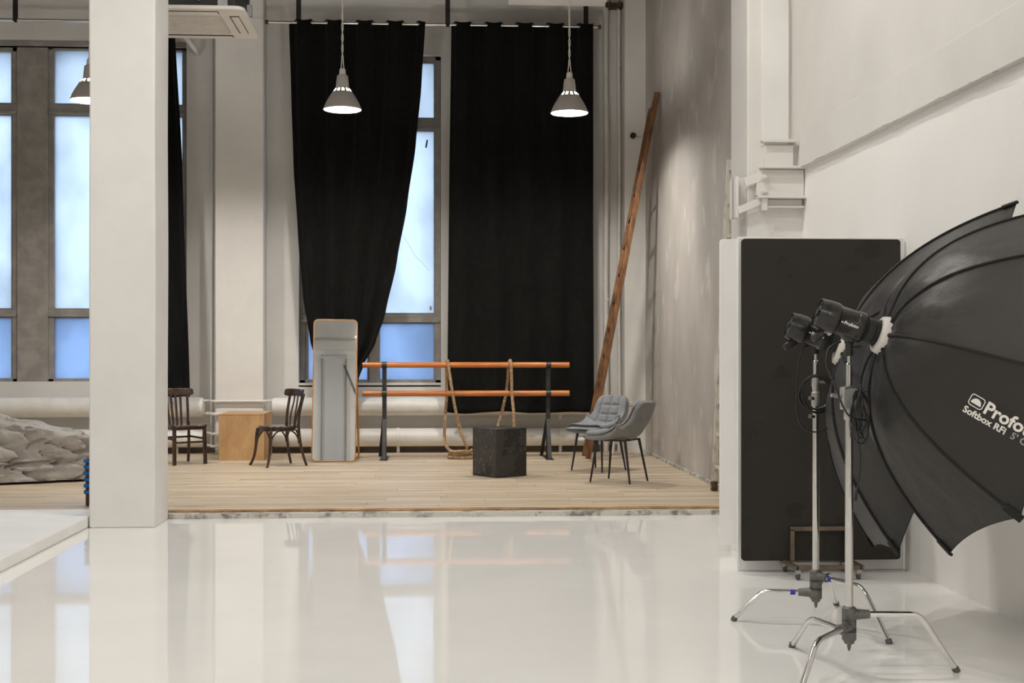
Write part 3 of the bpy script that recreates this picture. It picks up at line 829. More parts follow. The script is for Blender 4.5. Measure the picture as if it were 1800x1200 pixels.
# ================================================================== WOODEN CHAIRS
def wooden_chair(x, y, rz, label, kind):
    t = thing('wooden_chair', label, 'chair', (x, y, ZS), rz, group='dark wooden chairs')
    B = lambda mb, n, m=M_DWOOD, **k: mb.build(n, m, t, world=False, **k)
    SH = .45
    # seat outline
    if kind == 'bent':
        out = []
        for k in range(40):
            a = 2 * PI * k / 40
            ex = .78
            c_, s_ = math.cos(a), math.sin(a)
            rx, ry = .205, .205
            px_ = rx * (abs(c_) ** ex) * (1 if c_ >= 0 else -1)
            py_ = ry * (abs(s_) ** ex) * (1 if s_ >= 0 else -1)
            px_ *= 1 + .10 * (py_ / ry)
            out.append((px_, py_))
    else:
        out = [(px_ * (1 + .12 * py_ / .2), py_) for px_, py_ in rounded(.40, .41, .05)]
    B(MB().prism(out, SH - .028, SH), 'seat', bev=.009)
    B(MB().prism([(a * .93, b * .93) for a, b in out], SH - .055, SH - .0285), 'seat_frame', bev=.004)
    # legs
    for s in (-1, 1):
        if kind == 'bent':
            fl = [(s * .175, .165, SH - .03), (s * .182, .178, .34), (s * .185, .185, .22), (s * .20, .205, .09), (s * .225, .24, 0)]
            bl = [(s * .152, -.175, SH + .02), (s * .155, -.18, SH - .04), (s * .165, -.195, .25), (s * .185, -.225, .1), (s * .20, -.255, 0)]
            B(MB().tube(spline(fl, 5), [.019 - .005 * k / 20 for k in range(21)], 12), 'leg')
            B(MB().tube(spline(bl, 5), [.018 - .004 * k / 20 for k in range(21)], 12), 'leg')
        else:
            B(MB().beam((s * .185, .165, SH - .028), (s * .19, .18, 0), .036, .036, up=(0, 1, 0)), 'leg', bev=.004)
            B(MB().tube(spline([(s * .16, -.175, SH + .02), (s * .165, -.18, .36), (s * .175, -.2, .16), (s * .185, -.235, 0)], 5), .017, 12), 'leg')
        post = [(s * .152, -.178, SH - .02), (s * .155, -.185, SH + .12), (s * .165, -.215, SH + .27), (s * .175, -.235, SH + .36)]
        B(MB().tube(spline(post, 5), .0155, 12), 'back_post')
    # back rail: bent band
    def rail(u, v):
        a = (u - .5) * 2
        X_ = .225 * math.sin(a * 1.25) / math.sin(1.25)
        Y_ = -.262 + .10 * (1 - math.cos(a * 1.25)) + .012 * (1 - v)
        hh = .082 * (1 - .35 * max(0, abs(a) - .82) / .18)
        return Vector((X_, Y_, SH + .33 + (v - .5) * hh + .037))
    B(MB().grid(rail, 26, 4), 'top_rail', smooth=60, solid=.022, bev=.004)
    n = 3 if kind == 'bent' else 4
    for k in range(n):
        xx = -.085 + .17 * k / (n - 1) if n > 1 else 0
        Yb = -.193 + .02 * abs(xx) / .1
        if kind == 'bent':
            B(MB().tube(spline([(xx * .8, Yb, SH - .01), (xx * .9, Yb - .02, SH + .12), (xx, -.238, SH + .27), (xx * 1.05, -.25, SH + .345)], 5), .0095, 8), 'spindle')
        else:
            B(MB().beam((xx * .85, Yb, SH - .01), (xx * 1.05, -.25, SH + .34), .026, .011, up=(0, 1, 0)), 'slat', bev=.002)
    if kind == 'bent':
        # arched braces between neighbouring legs
        C4 = [(-.18, .18), (.18, .18), (.16, -.185), (-.16, -.185)]
        for k in range(4):
            (ax, ay), (bx_, by) = C4[k], C4[(k + 1) % 4]
            pts = []
            for q in range(13):
                a = PI * q / 12
                f = .5 - .5 * math.cos(a)
                f = .02 + .96 * f
                pts.append((ax + (bx_ - ax) * f, ay + (by - ay) * f, .25 + .15 * min(1, 1.12 * math.sin(a))))
            B(MB().tube(pts, .010, 8), 'brace_arch')
    else:
        for z, q in ((.30, 1), (.255, 1)):
            if z > .28:
                B(MB().beam((-.18, -.185, z), (-.188, .172, z - .01), .018, .022), 'stretcher', bev=.003)
                B(MB().beam((.18, -.185, z), (.188, .172, z - .01), .018, .022), 'stretcher', bev=.003)
            else:
                B(MB().beam((-.186, .174, z), (.186, .174, z), .018, .022), 'stretcher', bev=.003)
                B(MB().beam((-.17, -.195, z + .04), (.17, -.195, z + .04), .018, .022), 'stretcher', bev=.003)
    return t
wooden_chair(-2.85, 15.17, math.radians(217), 'dark wooden slat-back chair with straight front legs beside the white pillar', 'square')
wooden_chair(-1.735, 14.88, math.radians(122), 'dark bentwood chair with curved legs between plywood box and mirror', 'bent')

# ================================================================== GREY UPHOLSTERED CHAIRS
def grey_chair(x, y, rz, label):
    t = thing('upholstered_chair', label, 'chair', (x, y, ZS), rz, group='grey upholstered chairs')
    # shell profile from front edge over the seat to the top of the back: (y, z)
    prof = spline([(0, .258, .440), (0, .24, .430), (0, .08, .425), (0, -.09, .432), (0, -.19, .475), (0, -.24, .57), (0, -.285, .69), (0, -.325, .80)], 6)
    n = len(prof) - 1
    def half(s):
        if s < .5: return .205 + .03 * math.sin(PI * min(1, s / .55))
        return .235 - .045 * ((s - .5) / .5) ** 1.5
    def shell(u, v, inset=0.0, off=0.0, v0=0.0, v1=1.0):
        vv = v0 + (v1 - v0) * v
        f = vv * n; i = min(int(f), n - 1); q = prof[i].lerp(prof[i + 1], f - i)
        tg = (prof[i + 1] - prof[i]).normalized()
        nr = Vector((0, -tg.z, tg.y)) * -1      # points up on the seat, forward on the back
        if nr.z < -.2: nr = -nr
        a = (u - .5) * 2
        h = half(vv) - inset
        wing = .12 * math.exp(-((vv - .52) / .16) ** 2) + .018
        lift = wing * abs(a) ** 2.6
        end = max(0, vv - .9) / .1
        zz = -.035 * end * abs(a) ** 5
        p = Vector((a * h * (1 - .07 * end * abs(a) ** 6), q.y, q.z + zz)) + nr * (lift + off)
        return p
    MB().grid(lambda u, v: shell(u, v), 22, 44).build('shell', M_VELVET, t, world=False, smooth=75, solid=.048, sub=1)
    def seat(u, v):
        e = (1 - abs(2 * u - 1) ** 6) * (1 - abs(2 * v - 1) ** 8)
        return shell(u, v, .0, .022 + .05 * max(0, e) ** .5, .0, .47)
    MB().grid(seat, 22, 22).build('seat_cushion', M_VELVET, t, world=False, smooth=75, solid=.01)
    def back(u, v):
        e = (1 - abs(2 * u - 1) ** 6) * (1 - abs(2 * v - 1) ** 8)
        gu = abs(((u * 3.6 + .2) % 1) - .5) * 2 if False else min(abs(u - g) for g in (.22, .5, .78))
        gv = min(abs(v - g) for g in (.30, .52, .74))
        d = max(math.exp(-(gu / .035) ** 2), math.exp(-(gv / .028) ** 2) if .16 < u < .84 else 0)
        return shell(u, v, .004, .024 + .036 * max(0, e) ** .5 - .018 * d, .43, .992)
    MB().grid(back, 50, 50).build('back_cushion', M_VELVET, t, world=False, smooth=75, solid=.008)
    for sx in (-1, 1):
        for sy in (-1, 1):
            MB().tube([(sx * .16, sy * .15, .425), (sx * .205, sy * .215 - .01, 0)], [.0145, .009], 12).build('leg', M_LEGBLK, t, world=False)
        MB().beam((sx * .16, -.16, .417), (sx * .16, .17, .417), .022, .016).build('under_rail', M_LEGBLK, t, world=False)
    for yy in (-.14, .16):
        MB().beam((-.16, yy, .415), (.16, yy, .415), .022, .014).build('under_rail', M_LEGBLK, t, world=False)
    return t
grey_chair(1.835, 12.86, math.radians(56), 'grey velvet chair showing its smooth outer back')
grey_chair(1.79, 14.07, math.radians(136), 'grey velvet chair showing its tufted inner back near the ladder')

# ================================================================== MIRROR
t = thing('standing_mirror', 'tall rounded floor mirror in a thin honey frame', 'mirror', (-1.145, 15.28, ZS))
W_, H_ = .512, 1.655
lean = math.radians(3.2)
Mm = Matrix.Translation((-1.145, 15.275, ZS + .005)) @ Matrix.Rotation(math.radians(0.9), 4, 'Z') @ Matrix.Rotation(math.radians(.75), 4, 'Y') @ Matrix.Rotation(PI / 2 - lean, 4, 'X') @ Matrix.Translation((0, H_ / 2, 0))
o_ = rounded(W_, H_, .055, 8); i_ = rounded(W_ - .026, H_ - .026, .043, 8)
n = len(o_)
fr = MB()
vs = [Mm @ Vector((a, b, .016)) for a, b in o_] + [Mm @ Vector((a, b, .016)) for a, b in i_] + [Mm @ Vector((a, b, -.016)) for a, b in o_] + [Mm @ Vector((a, b, -.016)) for a, b in i_]
fs = []
for k in range(n):
    q = (k + 1) % n
    fs += [(k, q, n + q, n + k), (2 * n + q, 2 * n + k, 3 * n + k, 3 * n + q), (k, 2 * n + k, 2 * n + q, q), (n + q, 3 * n + q, 3 * n + k, n + k)]
fr.add(vs, fs)
fr.build('frame', M_COPPER, t, bev=.002)
MB().prism(rounded(W_ - .024, H_ - .024, .044, 8), -.006, .006, Mm).build('mirror_glass', M_MIRROR, t, smooth=0)
MB().prism(rounded(W_ - .03, H_ - .03, .04, 8), -.014, -.0065, Mm).build('backing', M_BROWN, t, smooth=0)
for s in (-1, 1):
    MB().tube([Mm @ Vector((s * (W_ / 2 - .01), .30, -.03)), Vector((-1.145 + s * (W_ / 2 + .012), 15.72, ZS + .012))], .012, 10).build('rear_leg', M_COPPER, t)
MB().tube([Vector((-1.145 - W_ / 2 - .012, 15.72, ZS + .012)), Vector((-1.145 + W_ / 2 + .012, 15.72, ZS + .012))], .012, 10).build('rear_foot', M_COPPER, t)

# ================================================================== LADDERS
def ladder(name, label, foot_a, foot_b, top_a, top_b, rw, rd, nr, m, wdir):
    """two rails foot->top and rungs between"""
    fa, fb, ta, tb = map(Vector, (foot_a, foot_b, top_a, top_b))
    t = thing(name, label, 'ladder', (fa + fb) / 2)
    for a, b in ((fa, ta), (fb, tb)):
        MB().beam(a, b, rw, rd, up=wdir).build('rail', m, t, bev=.006)
    for k in range(nr):
        f = (k + .7) / nr
        a, b = fa.lerp(ta, f), fb.lerp(tb, f)
        MB().beam(a, b, rd * .62, rw * .55, up=(0, 0, 1)).build('rung', m, t, bev=.003)
    return t
ladder('wooden_ladder', 'long stained brown ladder leaning on the grey wall by the grey chairs',
       (1.815, 15.20, ZS + .03), (1.815, 15.58, ZS + .03), (2.655, 15.36, 4.40), (2.655, 15.78, 4.28), .05, .06, 13, M_LADDER, (1, 0, .2))
wl = ladder('white_ladder', 'chipped white ladder leaning on the grey wall behind the white board',
       (2.60, 11.96, ZS + .02), (2.60, 11.56, ZS + .02), (2.655, 11.56, 3.05), (2.655, 11.16, 3.05), .055, .03, 10, M_WLADDER, (0, 1, .2))
for yy in (11.96, 11.56):
    MB().box((2.573, yy - .04, ZS), (2.627, yy + .04, ZS + .09)).build('rail_shoe', M_RUST, wl, bev=.006)

# ================================================================== PIER: PIPE AND STEEL BRACKET
t = thing('riser_pipe', 'grey plastered pipe running up the grey wall beside the pier', 'pipe', (2.61, 11.0, ZS))
MB().tube([(2.61, 11.0, ZS), (2.61, 11.0, 2.7), (2.61, 11.0, 4.0), (2.61, 11.0, CEIL)], .068, 18).build('pipe_body', mat('grey_pipe_plaster', (.40, .365, .32), .7, var=.2, scale=5), t)
for z in (4.12, 6.0): MB().tube([(2.61, 11.0, z - .012), (2.61, 11.0, z + .012)], .073, 18).build('coupling', mat('grey_pipe_plaster', (.4, .365, .32)), t)
YF = 10.14
def R_(x0, y0, x1, y1, dep, y=YF):
    a = atY(x0, y0, y); b = atY(x1, y1, y)
    return (a.x, y - dep, b.z), (b.x, y + .005, a.z)
t = thing('steel_bracket', 'white painted steel bracket clamped round the pier', 'bracket', tuple(atY(1370, 345, YF)))
def br(nm, m=M_WALLR, bev=.004, dep=.05, r=None):
    a, b = R_(*r, dep); return MB().box(a, b).build(nm, m, t, bev=bev)
br('web_plate', r=(1341, 256, 1392, 294), dep=.045)
br('flange', r=(1338, 247, 1396, 253), dep=.085)
br('flange', r=(1331, 294, 1413, 299), dep=.11)
br('web_plate', r=(1327, 299, 1410, 346), dep=.055)
br('flange', r=(1328, 346, 1413, 351), dep=.11)
br('web_plate', r=(1340, 351, 1408, 363), dep=.04)
br('flange', r=(1340, 363, 1409, 367), dep=.08)
for px, py in ((1339, 313), (1339, 338)):
    p = atY(px, py, YF)
    MB().lathe([(.026, 0), (.026, .022), (.016, .024), (.016, .045)], 8, axis_matrix((p.x, YF - .053, p.z), (0, -1, 0))).build('bolt', M_WALLR, t, smooth=20)
# return flange on the left side of the pier
xs_ = 2.467
zc_ = lambda py: atX(1312, py, xs_).z
MB().box((xs_ - .10, 10.10, zc_(384)), (xs_ - .075, 10.32, zc_(312))).build('side_plate', M_WALLR, t, bev=.004)
MB().box((xs_ - .10, 10.19, zc_(384)), (xs_ + .005, 10.215, zc_(312))).build('side_plate', M_WALLR, t, bev=.004)
MB().beam((xs_ - .085, 10.10, zc_(372)), (xs_ + .13, 10.09, zc_(352)), .02, .055).build('tie_bar', M_WALLR, t, bev=.003)
MB().beam((xs_ - .03, 10.10, zc_(322)), (xs_ + .11, 10.09, zc_(312)), .02, .07).build('tie_bar', M_WALLR, t, bev=.003)
MB().box((xs_ + .10, 10.05, zc_(372)), (xs_ + .14, 10.14, zc_(350))).build('gusset', M_WALLR, t, bev=.003)
# electric trunking strip along the pier
struct('trim_4', MB().box((atY(1338, 0, YF).x, YF - .03, 2.95), (atY(1386, 0, YF).x, YF + .01, CEIL)), M_PILLAR, 'pale raised strip running up the pier', bev=.008)

# ================================================================== BOARDS AND DOLLIES
tag(MB().box((1.862, 7.895, .001), (2.898, 7.925, 2.04)).build('white_flat', M_WHTBOARD, bev=.004), 'white flat standing on the floor right behind the black board', 'board')
def board(label, x0, x1, y, z0, z1, m, wmat, bx, by0, by1, hb, name):
    t = thing(name, label, 'board', ((x0 + x1) / 2, y, 0), group=None)
    Mx = Matrix.Translation(((x0 + x1) / 2, y, (z0 + z1) / 2)) @ Matrix.Rotation(PI / 2, 4, 'X')
    MB().prism(rounded(x1 - x0, z1 - z0, .022, 5), -.011, .011, Mx).build('panel', m, t, bev=.002)
    q = .026
    zf = .072
    b0, b1 = bx
    # dolly: base frame on casters, upright bracket in front of the panel
    for xx in (b0, b1): MB().beam((xx, by0, zf), (xx, by1, zf), q, q).build('dolly_rail', M_BROWNSTEEL, t, bev=.003)
    for yy in (by0 + q / 2, by1 - q / 2): MB().beam((b0, yy, zf), (b1, yy, zf), q, q).build('dolly_rail', M_BROWNSTEEL, t, bev=.003)
    yb = y - .028
    i0, i1 = b0 + .03, b1 - .03
    for xx in (i0, i1): MB().beam((xx, yb, zf + .012), (xx, yb, hb), q, q, up=(0, 1, 0)).build('bracket_post', M_BROWNSTEEL, t, bev=.003)
    MB().beam((i0 - q / 2, yb, hb), (i1 + q / 2, yb, hb), q, q).build('bracket_bar', M_BROWNSTEEL, t, bev=.003)
    for xx in (b0 + .015, b1 - .015):
        for yy in (by0 + .02, by1 - .02):
            c = MB().lathe([(.018, -.011), (.024, -.008), (.024, .008), (.018, .011)], 16, axis_matrix((xx, yy + .008, .0245), (1, 0, 0), (0, 0, 1)))
            c.build('caster_wheel', M_RUBBER, t)
            MB().box((xx - .016, yy - .012, .03), (xx + .016, yy + .02, zf - .012)).build('caster_fork', M_GALV, t, bev=.003)
    return t
L_, R2 = atY(1303, 600, 7.78), atY(1582, 600, 7.78)
board('tall black painted board on a wheeled dolly', L_.x, R2.x, 7.78, .082, 2.02, M_BLKBOARD, None, (atY(1392, 0, 7.65).x, atY(1506, 0, 7.65).x), 7.55, 7.87, .275, 'rolling_board')
A_ = atY(1265, 600, 8.7)
board('tall white board on a wheeled dolly left of the black board', A_.x, A_.x + .92, 8.7, .045, 2.095, M_WHTBOARD, None, (A_.x + .25, A_.x + .65), 8.52, 8.88, .3, 'rolling_board')

# ================================================================== LIGHT STANDS
def bent_leg(hub, z, foot, frac, r):
    hx, hy = hub
    fx, fy = foot
    d = Vector((fx - hx, fy - hy, 0))
    def P(f, zz): return Vector((hx + d.x * f, hy + d.y * f, zz))
    e = P(1, .012)
    B_ = P(frac, z); A_2 = P(frac - .09, z); C_ = B_.lerp(e, .17)
    pts = [P(.05, z), P(frac * .4, z), A_2]
    for q in range(1, 8):
        u = q / 8
        pts.append(A_2.lerp(B_, u).lerp(B_.lerp(C_, u), u))
    pts += [C_, C_.lerp(e, .5), e]
    return pts
def c_stand(x, y, feet, zhubs, ztop, label, tape, sect):
    t = thing('light_stand', label, 'light stand', (x, y, 0), group='steel light stands')
    MB().lathe([(.0165, min(zhubs) - .02), (.0165, sect[0])], 24, Matrix.Translation((x, y, 0))).build('lower_pole', M_STEELTUBE, t)
    MB().lathe([(.0205, sect[0] - .012), (.022, sect[0] - .006), (.022, sect[0] + .055), (.0175, sect[0] + .06), (.0175, sect[0] + .08), (.0205, sect[0] + .085), (.0205, sect[1] - .02), (.017, sect[1])], 24, Matrix.Translation((x, y, 0))).build('collar', M_GALV, t)
    MB().lathe([(.013, sect[1] - .01), (.013, ztop - .04), (.008, ztop - .035), (.008, ztop + .03)], 20, Matrix.Translation((x, y, 0))).build('upper_pole', M_STEELTUBE, t)
    order = sorted(range(3), key=lambda k: zhubs[k])
    for k, (ft, zh) in enumerate(zip(feet, zhubs)):
        leg = MB().tube(bent_leg((x, y), zh, ft, .66, .0125), .0125, 14).build('leg', M_CHROME, t)
        d = Vector((ft[0] - x, ft[1] - y, 0)).normalized()
        c = Vector((x, y, zh))
        MB().tube([c + d * .0, c + d * .05, c + d * .085], [.026, .021, .018], 14).build('leg_socket', M_CAST, t)
        MB().lathe([(.026, zh - .032), (.030, zh - .026), (.030, zh + .026), (.024, zh + .032)], 20, Matrix.Translation((x, y, 0))).build('hub', M_CAST, t)
        e = Vector((ft[0], ft[1], 0))
        MB().tube([e + Vector((0, 0, .001)) + d * .006, e + Vector((0, 0, .02)) - d * .004], .0155, 12).build('foot_cap', M_RUBBER, leg)
        if k in tape:
            MB().tube([c + d * .10, c + d * .125], .0136, 12).build('tape', M_TAPE, leg)
    zb = min(zhubs)
    MB().lathe([(.004, zb - .075), (.008, zb - .06), (.009, zb - .048), (.02, zb - .044), (.024, zb - .03), (.026, zb - .02)], 16, Matrix.Translation((x, y, 0))).build('hub_tip', M_CAST, t)
    return t
def F2(px, py):
    p = on_floor(px, py); return (p.x, p.y)
s1 = c_stand(1.744, 5.39, [F2(1680, 1181), F2(1393, 1138), F2(1403, 1232)], (.243, .165, .195), 1.33, 'nearest steel light stand with the large lettered softbox', (), (1.07, 1.20))
s2 = c_stand(1.895, 6.375, [F2(1562, 1131), F2(1291, 1091), F2(1470, 1064)], (.232, .15, .19), 1.335, 'farther steel light stand with blue tape on its legs', (0, 1), (1.085, 1.215))
# T-handle clamp on the near stand
p = Vector((1.744, 5.39, 1.15))
MB().box((p.x - .034, p.y - .024, p.z - .05), (p.x + .026, p.y + .024, p.z + .045)).build('clamp_block', M_GALV, s1, bev=.006)
MB().tube([p + Vector((-.03, -.005, .005)), p + Vector((-.085, -.03, .012))], .008, 8).build('clamp_screw', M_GALV, s1)
MB().beam(p + Vector((-.088, -.031, -.022)), p + Vector((-.088, -.031, .046)), .012, .018).build('t_handle', M_GALV, s1, bev=.004)
p = Vector((1.895, 6.375, 1.13))
for dz, sx in ((.06, 1), (-.02, -1), (-.11, -1)):
    MB().tube([p + Vector((sx * .012, -.012, dz)), p + Vector((sx * .04, -.034, dz + .004))], [.007, .011], 10).build('lock_screw', M_CAST, s2)

# ================================================================== FLASH HEADS AND SOFTBOXES
def frame_of(px, py, d0, phi, psi):
    A = atd(px, py, d0)
    a = Vector((math.cos(phi) * math.cos(psi), math.sin(phi) * math.cos(psi), -math.sin(psi)))
    v = Vector((math.cos(phi) * math.sin(psi), math.sin(phi) * math.sin(psi), math.cos(psi)))
    return A, a, v, v.cross(a)
def octabox(px, py, d0, phi, psi, roll, R, Ld, p, label, lettered):
    A, a, v, w = frame_of(px, py, d0, phi, psi)
    t = thing('octagonal_softbox', label, 'softbox', A, group='octagonal softboxes')
    r0 = .08
    def dr(k):
        an = roll - k * PI / 4
        return -v * math.cos(an) + w * math.sin(an)
    def pt(tt, dirv, add=0.0):
        return A + a * (Ld * tt ** p - add) + dirv * (r0 + (R - r0) * tt)
    panels = []
    for k in range(8):
        d0_, d1_ = dr(k), dr(k + 1)
        def fn(u, s, d0_=d0_, d1_=d1_, k=k):
            dv = d0_.lerp(d1_, s)
            e = 4 * s * (1 - s)
            wr = .010 * noise.noise((u * 5 + k * 9.1, s * 3, k)) * e * (1 - u ** 6) + .006 * noise.noise((u * 14 + s * 9, s * 8 - u * 9, k + 4)) * e * (1 - u ** 6)
            tt = u * (1 - .022 * e * u)
            return pt(tt, dv) - a * (.018 * e * math.sin(PI * u) + wr)
        mb = MB().grid(fn, 26, 14)
        o = mb.build('panel', M_FABRIC, t, smooth=80)
        o['label'] = 'black fabric panel' if not (lettered and k == 1) else 'black fabric panel with white lettering'
        panels.append((o, mb))
        rod_pts = [pt(q / 24, d0_, .004) for q in range(25)]
        MB().tube(rod_pts, [.006] * 24 + [.008], 6).build('rod', M_SEAM, t)
        MB().beam(pt(.955, d0_, .008), pt(1.012, d0_, .008), .034, .012, up=a).build('tip_strap', M_SEAM, t, bev=.003)
    # skirt round the rim and white front diffuser
    rim = [pt(1, dr(k)) for k in range(8)]
    ins = [A + a * (Ld - .055) + dr(k) * (R * .885) for k in range(8)]
    for k in range(8):
        q = (k + 1) % 8
        edge = panels[k][1].v[26::27]
        MB().grid(lambda u, v_, e=edge, i0=ins[k], i1=ins[q]: e[round(u * 14)].lerp(i0.lerp(i1, u), v_), 14, 1).build('lip', M_SEAM, t, smooth=60, solid=.003)
    MB().add(ins, [tuple(range(8))]).build('diffuser', M_DIFF, t, smooth=0, solid=.002)
    # speed ring with rod sockets
    Mr = axis_matrix(A - a * .0, a, v)
    MB().lathe([(.058, -.03), (.074, -.024), (.083, .0), (.083, .016), (.06, .02)], 32, Mr, cap=False).build('speed_ring', M_GLASSWHITE, t, solid=.004)
    for k in range(8):
        d_ = dr(k)
        MB().tube([A + d_ * .086, A + d_ * .13 + a * .004], [.011, .009], 10).build('rod_socket', M_SEAM, t)
    if lettered:
        o, mb = panels[1]
        bvh = BVHTree.FromPolygons(mb.v, mb.f)
        eye = Vector((0, 0, CAM_H))
        def spot(x, y):
            return bvh.ray_cast(eye, (atd(x, y, 5) - eye).normalized(), 20)
        h0, h1 = spot(1700, 708), spot(1752, 738)
        if h0[0] is not None and h1[0] is not None:
            nrm = h1[1] if h1[1].dot(eye - h1[0]) > 0 else -h1[1]
            xd = (h1[0] - h0[0]).normalized()
            M = axis_matrix(h0[0], nrm, xd)
            # emblem: rounded frame with a half dome
            fo, fi = rounded(.060, .047, .012, 5), rounded(.053, .040, .009, 5)
            nn_ = len(fo)
            vs = [Vector((x + .03, y + .0235, 0)) for x, y in fo] + [Vector((x + .03, y + .0235, 0)) for x, y in fi]
            wrap(vs, [(k, (k + 1) % nn_, nn_ + (k + 1) % nn_, nn_ + k) for k in range(nn_)], M, bvh, .002, 'emblem_frame', M_PRINT, o)
            dome = [Vector((.030 + .021 * math.cos(q * PI / 14), .012 + .023 * math.sin(q * PI / 14), 0)) for q in range(15)]
            wrap(dome, [tuple(range(15))], M, bvh, .002, 'emblem_dome', M_PRINT, o)
            def write(body, x, y, size, m, nm, bold):
                vs, fs = text_mesh(body, size, bold)
                wrap([q + Vector((x, y, 0)) for q in vs], fs, M, bvh, .002, nm, m, o)
            write('Profoto', .066, .000, .070, M_PRINT, 'lettering', .0020)
            write('Softbox RFi', -.002, -.036, .0375, M_PRINT, 'lettering', .0011)
            write("5' Octa", .196, -.036, .0375, M_PRINT2, 'lettering', .0011)
    return t
def flash_head(px, py, d0, phi, psi, label, stand_top, name='flash_head'):
    A, a, v, w = frame_of(px, py, d0, phi, psi)
    t = thing(name, label, 'flash head', stand_top, group='black flash heads')
    M = axis_matrix(A, -a, v)          # local z runs back from the softbox
    MB().lathe([(.050, .012), (.054, .02), (.054, .028), (.049, .030), (.049, .036), (.054, .038), (.054, .046), (.049, .048), (.049, .054), (.055, .056), (.055, .078), (.050, .085)], 36, M).build('front_collar', M_HEAD2, t)
    body = MB().lathe([(.050, .082), (.062, .090), (.066, .100), (.066, .128), (.0625, .132), (.0615, .136), (.0615, .205), (.066, .212), (.068, .220), (.068, .262), (.066, .268), (.064, .295), (.058, .297), (.056, .285)], 40, M)
    body.build('body', M_HEAD, t)
    MB().lathe([(.055, .280), (.055, .286)], 36, M).build('control_panel', M_CAST, t)
    MB().lathe([(.016, .285), (.016, .297), (.012, .300)], 20, M).build('dial', M_HEAD2, t)
    for k in range(6):
        an = k * PI / 3
        q = M @ Vector((.037 * math.cos(an), .037 * math.sin(an), .288))
        MB().lathe([(.005, 0), (.005, .004)], 8, axis_matrix(q, -a)).build('button', M_HEAD2, t)
    # grip under the rear end
    g0 = A - a * .235 - v * .058
    MB().beam(g0, g0 - v * .055 - a * .045, .034, .022, up=w).build('grip', M_HEAD, t, bev=.008)
    # cooling slots and lettering on the side that faces the hall
    side = (Vector((0, 0, CAM_H)) - A); side = (side - a * side.dot(a)).normalized()
    up = (v - side * v.dot(side)).normalized()
    bvh = BVHTree.FromPolygons(body.v, body.f)
    Mt = axis_matrix(A - a * .203 + up * .0 + side * .06, side, a)
    for k, dy in enumerate((.017, .024, .031, -.017, -.024, -.031)):
        L0 = .062 - .006 * (k % 3)
        wrap([Vector((.004, dy - .0013, 0)), Vector((L0, dy - .0013, 0)), Vector((L0, dy + .0013, 0)), Vector((.004, dy + .0013, 0))], [(0, 1, 2, 3)], Mt, bvh, .0012, 'cooling_slot', M_SEAM, t)
    vs, fs = text_mesh('Profoto', .0195, .0005)
    wrap([q + Vector((.014, -.007, 0)) for q in vs], fs, Mt, bvh, .0012, 'lettering', M_PRINT, t)
    dm = [Vector((.006 + .005 * math.cos(q * PI / 8), -.004 + .006 * math.sin(q * PI / 8), 0)) for q in range(9)]
    wrap(dm, [tuple(range(9))], Mt, bvh, .0012, 'emblem', M_PRINT, t)
    # yoke down to the stand
    top = Vector(stand_top)
    yk = A - a * .125 - v * .062
    kn = top + Vector((0, 0, .072))
    MB().beam(yk + v * .01, kn, .036, .03, up=w).build('yoke', M_HEAD2, t, bev=.006)
    MB().lathe([(.030, -.03), (.034, -.026), (.034, .026), (.030, .03)], 24, axis_matrix(kn, side, up)).build('tilt_knob', M_HEAD, t, bev=.003)
    MB().lathe([(.016, 0), (.016, .05), (.020, .055), (.020, .075)], 18, Matrix.Translation(top - Vector((0, 0, .02)))).build('spigot_socket', M_HEAD2, t)
    MB().tube([top + Vector((.0, 0, .01)), top + Vector((.045, -.02, .012))], [.008, .012], 10).build('lock_knob', M_HEAD, t)
    MB().lathe([(.03, 0), (.03, .03), (.02, .036)], 18, axis_matrix(kn + side * .0 - a * .075 - v * .004, -a, v)).build('umbrella_holder', M_GALV, t)
    return t
S1 = (1553, 590, 5.484, -.044, .334)
S2 = (1481, 614, 6.328, -.22, .335)
H2 = (1488, 606, 6.328, -.08, .335)
octabox(*S1, -.007, .767, .562, 2.29, 'near black octagonal softbox with white lettering', True)
octabox(*S2, -.515, .909, .49, 2.1, 'larger dark octagonal softbox behind the lettered one', False)
flash_head(*S1, 'near black flash head holding the lettered softbox', (1.744, 5.39, 1.345))
flash_head(*H2, 'farther black flash head left of the near one', (1.895, 6.375, 1.35))

# ================================================================== CABLES
def cab(name, pts, r, label, cat='cable', n=8):
    return tag(MB().tube(spline(pts, n), r, 8).build(name, M_CABLE, smooth=60), label, cat)
d2 = 6.40
t = thing('coiled_cable', 'coiled black cable hung on the farther light stand', 'cable', atd(1432, 740, d2))
for q in range(4):
    c = atd(1433 + q * 1.6, 690 + (q % 2) * 2, d2 - .03 - q * .008)
    rr = .078 + .006 * math.sin(q * 2.1)
    MB().tube([c + Vector((rr * math.cos(a), .012 * math.sin(a * 2 + q), rr * (1.0 + .06 * q) * math.sin(a))) for a in [2 * PI * k / 40 for k in range(40)]], .0048, 7, closed=True).build('loop', M_CABLE, t)
cab('sync_cable', [atd(x, y, d) for x, y, d in ((1424, 606, 6.34), (1412, 612, 6.32), (1404, 640, 6.31), (1401, 690, 6.30), (1402, 730, 6.30), (1412, 752, 6.30), (1432, 759, 6.30), (1455, 752, 6.31), (1467, 728, 6.32), (1468, 700, 6.33), (1460, 678, 6.36))], .0036, 'thin black cable looping from the farther flash head')
d1 = 5.33
cab('power_cable', [atd(x, y, d) for x, y, d in ((1478, 600, 5.36), (1458, 611, 5.34), (1452, 632, 5.33), (1456, 650, 5.33), (1468, 678, 5.32), (1480, 710, 5.31), (1492, 730, 5.31), (1508, 737, 5.33), (1525, 738, 5.36))], .0042, 'black cable hanging from the near flash head across its stand')
t = thing('coiled_cable', 'bundled black cable hung on the near light stand', 'cable', atd(1515, 780, d1))
random.seed(11)
